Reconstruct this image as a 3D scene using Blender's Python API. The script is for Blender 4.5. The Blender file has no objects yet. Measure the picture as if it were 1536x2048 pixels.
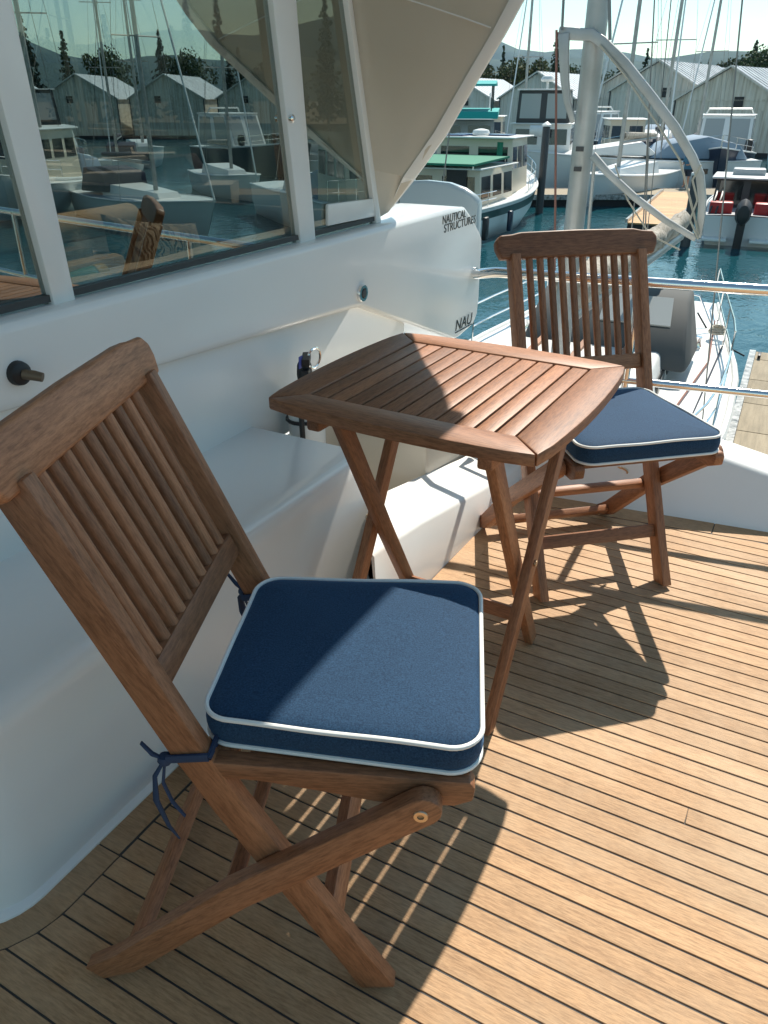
import bpy, bmesh, math, random
from mathutils import Vector, Matrix
R=math.radians; V=Vector
random.seed(7)
S=bpy.context.scene; COL=S.collection
# ------------------------------------------------------------------ camera
H=1.22; F=1540.0; YH=200.0; AZ=R(28.5); PITCH=math.atan((1024-YH)/F)
cam=bpy.data.cameras.new('camera'); co=bpy.data.objects.new('camera',cam); COL.objects.link(co)
cam.sensor_fit='VERTICAL'; cam.sensor_height=24; cam.sensor_width=18; cam.lens=24*F/2048
cam.clip_start=.02; cam.clip_end=12000
co.location=(0,0,H); co.rotation_euler=(R(90)-PITCH,0,AZ-R(90)); S.camera=co
# ------------------------------------------------------------------ world, sun, exposure
SUNV=V((.885,.03,1)).normalized()
W=bpy.data.worlds.new('World'); S.world=W; W.use_nodes=True
nt=W.node_tree; bg=nt.nodes['Background']; sky=nt.nodes.new('ShaderNodeTexSky'); sky.sky_type='NISHITA'
sky.sun_disc=False; sky.sun_elevation=math.asin(SUNV.z); sky.sun_rotation=R(90)-math.atan2(SUNV.y,SUNV.x)
sky.air_density=1.0; sky.dust_density=.15; sky.ozone_density=1.0
tn_=nt.nodes.new('ShaderNodeMix'); tn_.data_type='RGBA'; tn_.blend_type='MULTIPLY'; tn_.inputs[0].default_value=1; tn_.inputs[7].default_value=(.92,1.04,.90,1)
nt.links.new(sky.outputs[0],tn_.inputs[6]); nt.links.new(tn_.outputs[2],bg.inputs[0]); bg.inputs[1].default_value=.115
sl=bpy.data.lights.new('sun','SUN'); sl.energy=5.0; sl.angle=R(.53); sl.color=(1,.93,.82)
so=bpy.data.objects.new('sun',sl); COL.objects.link(so); so.rotation_euler=(-SUNV).to_track_quat('-Z','Y').to_euler()
S.view_settings.view_transform='Standard'; S.view_settings.look='None'; S.view_settings.exposure=.55; S.view_settings.gamma=1
# ------------------------------------------------------------------ pixel -> place
_f=V((math.cos(AZ)*math.cos(PITCH),math.sin(AZ)*math.cos(PITCH),-math.sin(PITCH)))
_r=V((math.sin(AZ),-math.cos(AZ),0)); _u=_r.cross(_f)
def ray(x,y): return (_f*F+_r*(x-768)+_u*(1024-y)).normalized()
def onz(x,y,z): d=ray(x,y); return V((0,0,H))+d*((z-H)/d.z)
def onY(x,y,Y): d=ray(x,y); return V((0,0,H))+d*(Y/d.y)
def onX(x,y,X): d=ray(x,y); return V((0,0,H))+d*(X/d.x)
# ------------------------------------------------------------------ materials
def mat(name,col=(.8,.8,.8),rough=.5,metal=0,spec=.5,**k):
    m=bpy.data.materials.new(name); m.use_nodes=True; b=m.node_tree.nodes['Principled BSDF']
    b.inputs['Base Color'].default_value=(*col,1); b.inputs['Roughness'].default_value=rough; b.inputs['Metallic'].default_value=metal
    b.inputs['Specular IOR Level'].default_value=spec
    for kk,v in k.items(): b.inputs[kk.replace('_',' ')].default_value=v
    return m
def N(m,t,**k):
    n=m.node_tree.nodes.new(t)
    for a,v in k.items(): setattr(n,a,v)
    return n
def L(m,a,b): m.node_tree.links.new(a,b)
def bsdf(m): return m.node_tree.nodes['Principled BSDF']
def objvec(m,scale,rnd=True):
    tc=N(m,'ShaderNodeTexCoord'); mp=N(m,'ShaderNodeMapping'); mp.inputs['Scale'].default_value=scale
    L(m,tc.outputs['Object'],mp.inputs['Vector'])
    if not rnd: return mp.outputs[0]
    oi=N(m,'ShaderNodeObjectInfo'); mu=N(m,'ShaderNodeMath',operation='MULTIPLY'); mu.inputs[1].default_value=37.0
    L(m,oi.outputs['Random'],mu.inputs[0]); cb=N(m,'ShaderNodeCombineXYZ')
    for i in range(3): L(m,mu.outputs[0],cb.inputs[i])
    ad=N(m,'ShaderNodeVectorMath',operation='ADD'); L(m,mp.outputs[0],ad.inputs[0]); L(m,cb.outputs[0],ad.inputs[1])
    return ad.outputs[0]
def noise(m,vec,scale=1,detail=4,rough=.55,dist=0):
    n=N(m,'ShaderNodeTexNoise'); n.inputs['Scale'].default_value=scale; n.inputs['Detail'].default_value=detail
    n.inputs['Roughness'].default_value=rough; n.inputs['Distortion'].default_value=dist
    if vec is not None: L(m,vec,n.inputs['Vector'])
    return n.outputs['Fac']
def ramp(m,fac,stops):
    r=N(m,'ShaderNodeValToRGB'); e=r.color_ramp.elements
    while len(e)<len(stops): e.new(.5)
    for i,(p,c) in enumerate(stops): e[i].position=p; e[i].color=(*c,1)
    L(m,fac,r.inputs[0]); return r.outputs[0]
def mix(m,fac,a,b,bt='MIX'):
    x=N(m,'ShaderNodeMix',data_type='RGBA',blend_type=bt)
    for s,v in ((x.inputs[0],fac),(x.inputs[6],a),(x.inputs[7],b)):
        if isinstance(v,(int,float)): s.default_value=v
        elif isinstance(v,tuple): s.default_value=(*v,1)
        else: L(m,v,s)
    return x.outputs[2]
def bump(m,fac,strength=.2,dist=.002):
    b=N(m,'ShaderNodeBump'); b.inputs['Strength'].default_value=strength; b.inputs['Distance'].default_value=dist
    L(m,fac,b.inputs['Height']); L(m,b.outputs[0],bsdf(m).inputs['Normal'])
def wood(name,dark,mid,light,rough=.5,var=.25,gs=(2.2,45,45),bs=.25,weather=None):
    m=mat(name,mid,rough); v=objvec(m,gs); f=noise(m,v,1,6,.62,.35)
    c=ramp(m,f,[(.28,dark),(.5,mid),(.74,light)])
    v2=objvec(m,(38,300,300)); f2=noise(m,v2,1,4,.7)
    c=mix(m,.42,c,ramp(m,f2,[(.35,tuple(x*.45 for x in mid)),(.6,tuple(min(1,x*1.2) for x in light))]),'MIX')
    v3=objvec(m,(1.6,7,7)); f3=noise(m,v3,1,3,.5)
    c=mix(m,.5,c,ramp(m,f3,[(.3,(.72,.70,.68)),(.7,(1.12,1.08,1.05))]),'MULTIPLY')
    oi=N(m,'ShaderNodeObjectInfo'); c=mix(m,1.0,c,ramp(m,oi.outputs['Random'],[(0,(1-var,1-var*1.05,1-var*1.1)),(1,(1+var*.45,1+var*.4,1+var*.35))]),'MULTIPLY')
    if weather:
        v4=objvec(m,(.9,5,5),False); f4=noise(m,v4,1,5,.65); L(m,c,bsdf(m).inputs['Base Color'])
        tc=N(m,'ShaderNodeNewGeometry'); f5=noise(m,tc.outputs['Position'],2.6,5,.65)
        c=mix(m,ramp(m,f5,[(.45,(0,0,0)),(.78,(.6,.6,.6))]),c,weather)
    L(m,c,bsdf(m).inputs['Base Color'])
    bsdf(m).inputs['Specular IOR Level'].default_value=.4
    bump(m,f2,bs,.0012); return m
M={}
M['teak']=wood('teak',(.15,.058,.024),(.295,.125,.057),(.42,.198,.10),.5,.32)
M['deckteak']=wood('deck_teak',(.36,.205,.098),(.435,.258,.128),(.505,.320,.170),.66,.13,(5,70,70),.6,(.58,.43,.28))
M['caulk']=mat('caulk',(.042,.043,.043),.7)
M['gel']=mat('white_gelcoat',(.78,.79,.78),.22,coat_weight=0) if False else mat('white_gelcoat',(.78,.79,.77),.2)
def dirty(m,c1,c2,sc=1.5):
    g=N(m,'ShaderNodeNewGeometry'); f=noise(m,g.outputs['Position'],sc,6,.62)
    L(m,ramp(m,f,[(.3,c2),(.62,c1)]),bsdf(m).inputs['Base Color']); f2=noise(m,g.outputs['Position'],sc*3,2)
    L(m,ramp(m,f2,[(.2,(.16,)*3),(.8,(.28,)*3)]),bsdf(m).inputs['Roughness'])
dirty(M['gel'],(.80,.80,.775),(.75,.745,.72),.7)
M['paint']=mat('painted_beige',(.60,.575,.52),.35); dirty(M['paint'],(.60,.545,.455),(.54,.49,.405),.7)
M['steel']=mat('stainless',(.78,.77,.75),.12,1)
M['alu']=mat('mast_aluminium',(.42,.42,.40),.4,.35)
g_=N(M['alu'],'ShaderNodeNewGeometry'); L(M['alu'],ramp(M['alu'],noise(M['alu'],g_.outputs['Position'],3,5),[(.3,(.34,.33,.30)),(.7,(.47,.46,.44))]),bsdf(M['alu']).inputs['Base Color'])
M['black']=mat('black_rubber',(.012,.012,.013),.5)
M['darkgrey']=mat('dark_grey',(.05,.05,.05),.5)
M['ink']=mat('grey_lettering',(.05,.055,.05),.5)
M['ink2']=mat('dark_lettering',(.03,.035,.03),.5)
M['brass']=mat('bronze',(.62,.50,.36),.35,1)
M['wire']=mat('rigging_wire',(.22,.22,.21),.45,.5)
M['rope']=mat('rope',(.42,.38,.30),.9)
M['redrope']=mat('red_rope',(.26,.12,.09),.9)
# navy cloth
m=M['navy']=mat('navy_canvas',(.01,.03,.07),.8,0,.22); bsdf(m).inputs['Sheen Weight'].default_value=.2; bsdf(m).inputs['Sheen Roughness'].default_value=.5; bsdf(m).inputs['Sheen Tint'].default_value=(.25,.55,1,1)
v=objvec(m,(1,1,1),False); f=noise(m,v,420,2,.6); f1=noise(m,v,9,3,.5)
c=ramp(m,f,[(.3,(.006,.024,.056)),(.72,(.022,.066,.130))]); c=mix(m,.4,c,ramp(m,f1,[(.3,(.8,.8,.8)),(.7,(1.1,1.1,1.1))]),'MULTIPLY'); L(m,c,bsdf(m).inputs['Base Color']); bump(m,f,.35,.0008)
M['piping']=mat('white_piping',(.78,.78,.74),.7)
M['navytape']=mat('navy_tape',(.02,.04,.09),.8)
# glass
def glassmat(name,tint,ior=2.0,rough=0.0):
    m=bpy.data.materials.new(name); m.use_nodes=True; n=m.node_tree; n.nodes.remove(n.nodes['Principled BSDF'])
    out=n.nodes['Material Output']; t=n.nodes.new('ShaderNodeBsdfTransparent'); t.inputs[0].default_value=(*tint,1)
    g=n.nodes.new('ShaderNodeBsdfGlossy'); g.inputs['Roughness'].default_value=rough; g.inputs[0].default_value=(.80,.97,.95,1)
    fr=n.nodes.new('ShaderNodeFresnel'); fr.inputs[0].default_value=ior; mx=n.nodes.new('ShaderNodeMixShader')
    ge=n.nodes.new('ShaderNodeNewGeometry'); inv=n.nodes.new('ShaderNodeMath'); inv.operation='SUBTRACT'; inv.inputs[0].default_value=1; n.links.new(ge.outputs['Backfacing'],inv.inputs[1]); ml=n.nodes.new('ShaderNodeMath'); ml.operation='MULTIPLY'; n.links.new(fr.outputs[0],ml.inputs[0]); n.links.new(inv.outputs[0],ml.inputs[1]); n.links.new(ml.outputs[0],mx.inputs[0]); n.links.new(t.outputs[0],mx.inputs[1]); n.links.new(g.outputs[0],mx.inputs[2]); n.links.new(mx.outputs[0],out.inputs[0]); return m
M['glass']=glassmat('tinted_glass',(.37,.345,.295),3.4)
M['darkglass']=mat('dark_window',(.012,.014,.015),.06,0,.8)
M['vinyl']=mat('clear_vinyl',(.35,.37,.36),.15)
M['boatwhite']=mat('boat_white',(.76,.76,.73),.3)
M['boatcream']=mat('boat_cream',(.62,.55,.43),.4)
M['boatgrey']=mat('boat_grey',(.36,.38,.39),.4)
M['boatnavy']=mat('boat_navy',(.012,.02,.045),.3)
M['boatgreen']=mat('boat_green',(.01,.06,.055),.35)
M['antifoul']=mat('antifoul',(.05,.02,.02),.7)
M['canvasgreen']=mat('canvas_green',(.02,.20,.12),.8)
M['canvasteal']=mat('canvas_teal',(.01,.35,.34),.8)
M['canvasnavy']=mat('canvas_navy',(.012,.018,.04),.8)
M['canvasgrey']=mat('canvas_grey',(.075,.08,.078),.85)
M['canvastan']=mat('canvas_tan',(.34,.31,.25),.9)
m=M['canvastan']; g_=N(m,'ShaderNodeNewGeometry'); L(m,ramp(m,noise(m,g_.outputs['Position'],7,6,.7,1.2),[(.3,(.12,.11,.09)),(.45,(.30,.27,.22)),(.7,(.52,.49,.43))]),bsdf(m).inputs['Base Color'])
M['canvasblue']=mat('canvas_blue',(.20,.28,.36),.85)
M['red']=mat('red_vinyl',(.42,.015,.015),.45)
M['orange']=mat('kayak_orange',(.55,.16,.04),.5)
M['solar']=mat('solar_panel',(.03,.07,.20),.2)
M['rampwood']=wood('ramp_wood',(.36,.20,.08),(.50,.29,.12),(.60,.38,.18),.7,.2)
M['dockwood']=wood('dock_wood',(.20,.17,.12),(.30,.255,.18),(.40,.345,.25),.85,.2,(1.5,20,20))
M['dockedge']=mat('dock_rub_rail',(.50,.49,.45),.8); dirty(M['dockedge'],(.58,.56,.52),(.12,.115,.10),9)
M['dockside']=mat('dock_float',(.03,.03,.028),.9)
# corrugated sheds
def corr(name,c1,c2,c3):
    m=mat(name,c1,.6,.1); tc=N(m,'ShaderNodeTexCoord'); mp=N(m,'ShaderNodeMapping'); mp.inputs['Scale'].default_value=(2.2,2.2,.12); L(m,tc.outputs['Object'],mp.inputs[0])
    f=noise(m,mp.outputs[0],1.6,6,.7); L(m,ramp(m,f,[(.3,c2),(.5,c1),(.7,c3)]),bsdf(m).inputs['Base Color']); return m
M['shedwall']=corr('corrugated_grey',(.66,.61,.53),(.50,.45,.38),(.76,.72,.64))
M['shedrust']=corr('corrugated_weathered',(.66,.60,.50),(.38,.31,.23),(.78,.73,.64))
M['shedroof']=mat('white_roof',(.72,.72,.70),.5); dirty(M['shedroof'],(.84,.84,.82),(.74,.73,.70),.6)
M['shedroof2']=mat('grey_roof',(.42,.43,.42),.5); dirty(M['shedroof2'],(.66,.65,.63),(.42,.41,.39),.6)
M['foliage']=[]
for nm,c1,c2 in (('conifer',(.012,.030,.016),(.045,.080,.035)),('bluefir',(.012,.028,.022),(.04,.07,.05)),('olive',(.035,.048,.014),(.11,.115,.03)),('broadleaf',(.02,.045,.012),(.07,.105,.03))):
    m=mat(nm+'_leaf',c1,.8,0,.2); oi=N(m,'ShaderNodeNewGeometry'); f=noise(m,oi.outputs['Position'],.9,3); L(m,ramp(m,f,[(.3,c1),(.7,c2)]),bsdf(m).inputs['Base Color']); M['foliage'].append(m)
M['bark']=mat('bark',(.07,.05,.035),.9)
M['hill']=mat('hill_forest',(.035,.06,.045),.95,0,.1); g_=N(M['hill'],'ShaderNodeNewGeometry'); L(M['hill'],ramp(M['hill'],noise(M['hill'],g_.outputs['Position'],.012,6,.7),[(.3,(.02,.04,.03)),(.7,(.06,.09,.06))]),bsdf(M['hill']).inputs['Base Color'])
M['land']=mat('shore_ground',(.10,.095,.07),.95)
M['skin']=mat('skin',(.45,.25,.17),.6); M['shirt']=mat('blue_shirt',(.04,.15,.24),.8); M['shorts']=mat('dark_shorts',(.02,.03,.05),.8); M['cap']=mat('pale_cap',(.6,.55,.48),.8)
# water
m=M['water']=mat('harbour_water',(.010,.065,.085),.03,0,.5); bsdf(m).inputs['IOR'].default_value=1.33
g_=N(m,'ShaderNodeNewGeometry'); mp=N(m,'ShaderNodeMapping'); mp.inputs['Scale'].default_value=(1,1.6,1); mp.inputs['Rotation'].default_value=(0,0,.5); L(m,g_.outputs['Position'],mp.inputs[0])
fa=noise(m,mp.outputs[0],1.1,4,.55,.6); fb=noise(m,mp.outputs[0],4.5,3,.5); ad=N(m,'ShaderNodeMath',operation='MULTIPLY_ADD'); ad.inputs[1].default_value=.30; L(m,fb,ad.inputs[0]); L(m,fa,ad.inputs[2])
bump(m,ad.outputs[0],.15,.22)
L(m,ramp(m,noise(m,g_.outputs['Position'],.35,3),[(.35,(.008,.058,.075)),(.7,(.014,.080,.10))]),bsdf(m).inputs['Base Color'])
# ------------------------------------------------------------------ mesh helpers
def link(o,parent=None):
    COL.objects.link(o)
    if parent is not None: o.parent=parent
    return o
def tag(o,label,cat,group=None):
    o['label']=label; o['category']=cat
    if group: o['group']=group
    return o
def struct(o): o['kind']='structure'; return o
def thing(name,label,cat,loc=(0,0,0),rz=0,group=None):
    o=bpy.data.objects.new(name,None); link(o); o.location=loc; o.rotation_euler=(0,0,rz); o.empty_display_size=.1
    return tag(o,label,cat,group)
def fromdata(name,vs,fs,m,parent=None,smooth=False):
    me=bpy.data.meshes.new(name); me.from_pydata([tuple(v) for v in vs],[],fs); me.materials.append(m)
    bm=bmesh.new(); bm.from_mesh(me); bmesh.ops.recalc_face_normals(bm,faces=bm.faces); bm.to_mesh(me); bm.free()
    if smooth:
        for p in me.polygons: p.use_smooth=True
    return link(bpy.data.objects.new(name,me),parent)
class MB:
    def __init__(s): s.v=[]; s.f=[]
    def add(s,vs,fs):
        o=len(s.v); s.v+= [tuple(v) for v in vs]; s.f+= [tuple(i+o for i in f) for f in fs]; return s
    def box(s,c,size,rz=0,ry=0):
        hx,hy,hz=[x/2 for x in size]; mt=Matrix.Rotation(rz,3,'Z')@Matrix.Rotation(ry,3,'Y'); c=V(c)
        vs=[c+mt@V((x*hx,y*hy,z*hz)) for x in(-1,1) for y in(-1,1) for z in(-1,1)]
        return s.add(vs,[(0,1,3,2),(4,6,7,5),(0,4,5,1),(2,3,7,6),(0,2,6,4),(1,5,7,3)])
    def bb(s,x0,x1,y0,y1,z0,z1): return s.box(((x0+x1)/2,(y0+y1)/2,(z0+z1)/2),(x1-x0,y1-y0,z1-z0))
    def loft(s,rings,closed=True,caps=True):
        n=len(rings[0]); vs=[p for r in rings for p in r]; fs=[]
        for i in range(len(rings)-1):
            for j in range(n if closed else n-1):
                k=(j+1)%n; fs.append((i*n+j,i*n+k,(i+1)*n+k,(i+1)*n+j))
        if caps and closed: fs.append(tuple(range(n-1,-1,-1))); fs.append(tuple((len(rings)-1)*n+j for j in range(n)))
        return s.add(vs,fs)
    def tube(s,pts,r,n=8,closed=False,flat=1):
        pts=[V(p) for p in pts]; rs=[]; up=None
        m_=len(pts)
        for i,p in enumerate(pts):
            if closed: t=pts[(i+1)%m_]-pts[i-1]
            else: t=pts[min(i+1,m_-1)]-pts[max(i-1,0)]
            t.normalize()
            if up is None: up=V((0,0,1)) if abs(t.z)<.9 else V((1,0,0))
            a=t.cross(up).normalized(); b=a.cross(t).normalized(); up=b
            rr=r[i] if isinstance(r,(list,tuple)) else r
            rs.append([p+a*rr*math.cos(2*math.pi*k/n)+b*rr*flat*math.sin(2*math.pi*k/n) for k in range(n)])
        if closed: rs.append(rs[0]); return s.loft(rs,True,False)
        return s.loft(rs)
    def lathe(s,prof,c=(0,0,0),n=20,axis='Z'):
        c=V(c); rs=[]
        for r,h in prof:
            ring=[]
            for k in range(n):
                a=2*math.pi*k/n; p=V((r*math.cos(a),r*math.sin(a),h))
                if axis=='Y': p=V((p.x,p.z,p.y))
                elif axis=='X': p=V((p.z,p.x,p.y))
                ring.append(c+p)
            rs.append(ring)
        return s.loft(rs)
    def prism(s,poly,a,b,plane='XZ'):
        def P(u,v,w): return (u,w,v) if plane=='XZ' else ((u,v,w) if plane=='XY' else (w,u,v))
        return s.loft([[P(u,v,a) for u,v in poly],[P(u,v,b) for u,v in poly]])
    def build(s,name,m,parent=None,smooth=False,bev=0,seg=2,auto=None):
        me=bpy.data.meshes.new(name); me.from_pydata(s.v,[],s.f); me.materials.append(m)
        bm=bmesh.new(); bm.from_mesh(me); bmesh.ops.remove_doubles(bm,verts=bm.verts,dist=1e-6); bmesh.ops.recalc_face_normals(bm,faces=bm.faces)
        if bev:
            es=[e for e in bm.edges if len(e.link_faces)==2 and e.calc_face_angle(0)>R(28)]
            bmesh.ops.bevel(bm,geom=es,offset=bev,segments=seg,profile=.5,affect='EDGES',clamp_overlap=True)
        bm.to_mesh(me); bm.free()
        if smooth or bev:
            for p in me.polygons: p.use_smooth=True
            try: me.set_sharp_from_angle(angle=R(auto or 38))
            except Exception: pass
        return link(bpy.data.objects.new(name,me),parent)
def frame(p0,p1,up=(0,0,1)):
    p0,p1=V(p0),V(p1); x=(p1-p0).normalized(); y=V(up).cross(x)
    if y.length<1e-4: y=V((0,1,0)).cross(x)
    y.normalize(); z=x.cross(y); mt=Matrix((x,y,z)).transposed().to_4x4(); mt.translation=(p0+p1)/2; return mt,(p1-p0).length
def bar(name,p0,p1,w,t,m,parent,up=(0,0,1),bev=.003,poly=None):
    """straight timber, grain along local X; w across, t along up"""
    mt,l=frame(p0,p1,up); o=MB().box((0,0,0),(l,w,t)).build(name,m,parent,bev=bev); o.matrix_local=mt; return o
def plate(name,prof,th,m,parent,org,bev=.003):
    """prof: list of (x,z) outline in parent XZ plane, centred on y; grain along its longest chord"""
    pts=[V((p[0],0,p[1])) for p in prof]; best=max(((a-b).length,i,j) for i,a in enumerate(pts) for j,b in enumerate(pts))
    a,b=pts[best[1]],pts[best[2]]
    if a.x>b.x: a,b=b,a
    mt,l=frame(a,b,(0,0,1)); inv=mt.inverted(); lp=[inv@p for p in pts]
    o=MB().loft([[(p.x,-th/2,p.z) for p in lp],[(p.x,th/2,p.z) for p in lp]]).build(name,m,parent,bev=bev); o.matrix_local=Matrix.Translation(V((0,org,0)))@mt; return o
def copytree(o,parent=None):
    c=o.copy(); COL.objects.link(c); c.parent=parent
    if parent is not None: c.matrix_parent_inverse=o.matrix_parent_inverse.copy()
    for ch in list(o.children): copytree(ch,c)
    return c
def offs(pts,w):
    """outline of a polyline (x,z) thickened by w"""
    l,r=[],[]
    for i,p in enumerate(pts):
        a=V(pts[max(i-1,0)]); b=V(pts[min(i+1,len(pts)-1)]); t=(b-a).normalized(); n=V((-t.y,t.x)); p=V(p)
        l.append(tuple(p+n*w/2)); r.append(tuple(p-n*w/2))
    return l+r[::-1]
# ================================================================== SETTING : own deck
def clip(poly,a,b,c):   # keep a*x+b*y<=c
    out=[]
    for i in range(len(poly)):
        p,q=poly[i],poly[(i+1)%len(poly)]; dp=a*p[0]+b*p[1]-c; dq=a*q[0]+b*q[1]-c
        if dp<=0: out.append(p)
        if dp*dq<0: t=dp/(dp-dq); out.append((p[0]+t*(q[0]-p[0]),p[1]+t*(q[1]-p[1])))
    return out
deck=MB().bb(-2.0,2.75,-3.0,1.3,-.06,-.0022).build('deck',M['caulk']); struct(deck)
PIT=.0357*H; GAP=.0036
BX=lambda y:2.47-.128*y          # bulwark foot
MARX=lambda y:BX(y)-.085
def plank(poly,name='plank'):
    if len(poly)<3: return
    cx=sum(p[0] for p in poly)/len(poly); cy=sum(p[1] for p in poly)/len(poly)
    lp=[(p[1]-cy,-(p[0]-cx)) for p in poly]
    o=MB().prism(lp,-.008,0,'XY').build(name,M['deckteak'],deck,bev=.0009,seg=1); o.location=(cx,cy,random.uniform(-.0004,.0003)); o.rotation_euler=(0,0,R(90)); return o
x=.279*H-PIT*24
i=0
while x<2.75:
    x0,x1=x+GAP/2,x+PIT-GAP/2; xm=(x0+x1)/2
    top=.878 if xm<1.40 else .708
    AR=lambda q:1.3 if q<.309 else (.878 if q>.49 else 1.06-math.sqrt(max(0,.182**2-(q-.49)**2)))
    if x0<.49: top=max(AR(x0),AR(x1))
    cuts=[-3.0]
    cuts.append(random.choice([-1.6,-1.2,-.9,-.75])+random.uniform(-.1,.1))
    if i in (43,): cuts.append(-.02)
    cuts.append(top)
    for a,b in zip(cuts[:-1],cuts[1:]):
        if b-a<.08: continue
        e_=.003 if b==top else .0006; p=[(x0,a+.0006),(x1,a+.0006),(x1,(AR(x1) if b==top and x0<.49 else b)-e_),(x0,(AR(x0) if b==top and x0<.49 else b)-e_)]
        p=clip(p,1,.128,2.385-.003)
        if len(p)>2: plank(p)
    x+=PIT; i+=1
# margin boards along the cabin, the coaming and the bulwark
arc=[(.47-.12*math.sin(a)*0-.0,0) for a in (0,)]
def arcpts(cx,cy,r,a0,a1,n): return [(cx+r*math.cos(R(a0+(a1-a0)*k/n)),cy+r*math.sin(R(a0+(a1-a0)*k/n))) for k in range(n+1)]
inner=arcpts(.49,1.06,.118,180,270,8); outer=arcpts(.49,1.06,.182,180,270,8)
plank([(.372,1.3)]+inner+[(.60,.942),(.60,.878)]+outer[::-1]+[(.308,1.3)],'margin_board')
plank([(.603,.942),(1.40,.942),(1.40,.881),(.603,.881)],'margin_board')
plank([(1.405,.780),(2.405,.748),(2.33,.684),(1.405,.711)],'margin_board')
ys=[.70,.1,-.6,-1.6,-3.0]
for a,b in zip(ys[:-1],ys[1:]): plank([(MARX(a)+.003,a-.0015),(BX(a)+.01,a-.0015),(BX(b)+.01,b+.0015),(MARX(b)+.003,b+.0015)],'margin_board')
# ================================================================== own yacht: superstructure
yacht=thing('yacht_superstructure','white moulded yacht cabin side with raked tinted windows, locker and overhanging roof','cabin')
MB().bb(-7,2.62,-4.5,5.0,-3.6,-.061).build('hull_block',M['gel'],yacht,bev=.05)
# locker with rounded corner
foot=[(.372,1.36)]+arcpts(.49,1.06,.118,180,270,8)+[(1.672,.937),(1.672,1.36)]
cx0,cy0=1.05,1.13
def inset(poly,d):
    c=V((sum(p[0] for p in poly)/len(poly),sum(p[1] for p in poly)/len(poly))); return [(p[0]+(d if p[0]<.9 else 0 if p[0]<1.6 else -d*.4),p[1]+(d*1.1 if p[1]<1.2 else 0)) for p in poly]
rings=[]
for z,d in ((-.03,-.012),(0.004,-.010),(.012,0),(.33,.018),(.365,.026),(.381,.042),(.386,.065)): rings.append([(p[0],p[1],z) for p in inset(foot,d)])
MB().loft(rings).build('locker',M['gel'],yacht,smooth=True,auto=50)
# wall above locker, window shelf
w=MB(); w.bb(-3,2.62,1.33,1.40,.30,.70); w.build('lower_wall',M['gel'],yacht,bev=.012)
MB().bb(1.99,2.74,.93,1.329,-.02,.34).build('side_locker',M['paint'],yacht,bev=.02)
w=MB(); w.bb(1.674,1.988,1.25,1.329,-.02,.30); w.build('recess_panel',M['paint'],yacht)
# coaming ledge
cs=[(1.40,.775,.250,.80),(1.53,.773,.232,.868),(1.672,.774,.208,.945),(2.04,.757,.142,.93),(2.25,.748,.105,.92),(2.47,.74,.085,.90)]
rings=[]
for X,Y0,zt,Yb in cs: rings.append([(X,Y0-.004,-.02),(X,Y0,.0),(X,Y0+.012,zt-.015),(X,Y0+.022,zt-.004),(X,Y0+.04,zt),(X,Yb,zt+.03),(X,Yb,-.02)])
MB().loft(rings).build('coaming',M['gel'],yacht,smooth=True,auto=60)
# windows : upright plane above the davit
WYP=1.355
def wpl(pix,y0,y1):
    q=[onY(px,py,WYP) for px,py in pix]; return MB().loft([[(p.x,y0,p.z) for p in q],[(p.x,y1,p.z) for p in q]])
ML=[((-60,0),(16,0),(143,592),(99,602)),((538,-2),(586,-2),(626,482),(596,490)),((688,-2),(698,-2),(756,432),(746,434))]
def ext(a,b,k): return (a[0]+(a[0]-b[0])*k,a[1]+(a[1]-b[1])*k)
tops=[]
for q in ML:
    q=(ext(q[0],q[3],.55),ext(q[1],q[2],.55),ext(q[2],q[1],.03),ext(q[3],q[0],.03)); wpl(q,1.343,1.40).build('mullion',M['gel'],yacht,bev=.005)
for (l,r) in (((-700,-2,-520,760),(ML[0][0]+ML[0][3])),((*ML[0][1],*ML[0][2]),(*ML[1][0],*ML[1][3])),((*ML[1][1],*ML[1][2]),(*ML[2][0],*ML[2][3]))):
    q=(ext(l[0:2],l[2:4],.5),ext(r[0:2],r[2:4],.5),ext(r[2:4],r[0:2],.03),ext(l[2:4],l[0:2],.03))
    g0=[onY(*p,WYP) for p in q]; cx_=(g0[2].x+g0[3].x)/2
    wn=MB().loft([[(g0[3].x+.002,yy,.858),(g0[2].x-.002,yy,.858),(g0[2].x-.002,yy,.872),(g0[3].x+.002,yy,.872)] for yy in (1.350,1.395)]).build('window',M['darkgrey'],yacht)
    wpl(q,1.360,1.366).build('pane',M['glass'],wn)
wpl(((652,408),(746,396),(746,433),(652,452)),1.346,1.359).build('window_track',M['gel'],yacht,bev=.005)
MB().lathe([(.0,0),(.010,0),(.010,-.010),(.005,-.014),(0,-.014)],V((onY(580,237,1.343).x,1.343,onY(580,237,1.343).z)),12,'Y').build('latch',M['steel'],yacht,smooth=True)
# wing
E_=[(2.590,1.37,.885),(2.52,1.25,.985),(2.43,1.10,1.12),(2.33,.96,1.27),(2.262,.86,1.375),(2.235,.80,1.455),(2.215,.715,1.58),(2.24,.62,1.75),(2.40,.54,2.10)]
F_=[onY(757-60*k_,436-436*k_,1.362) for k_ in (0,.22,.48,.75,.95,1.1,1.36,1.7,2.3)]
rings=[]
for e,f_ in zip(E_,F_):
    e,f_=V(e),V(f_); t=V((.055,.012,.02)); mid=e.lerp(f_,.5)+V((.008,-.006,0)); q1=e.lerp(f_,.04)
    rings.append([f_,mid,q1+V((-.004,0,0)),e,e+t*.8,q1+t*1.3,mid+t*1.2,f_+t])
MB().loft(rings).build('wing_panel',M['paint'],yacht,smooth=True,auto=40)
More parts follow.
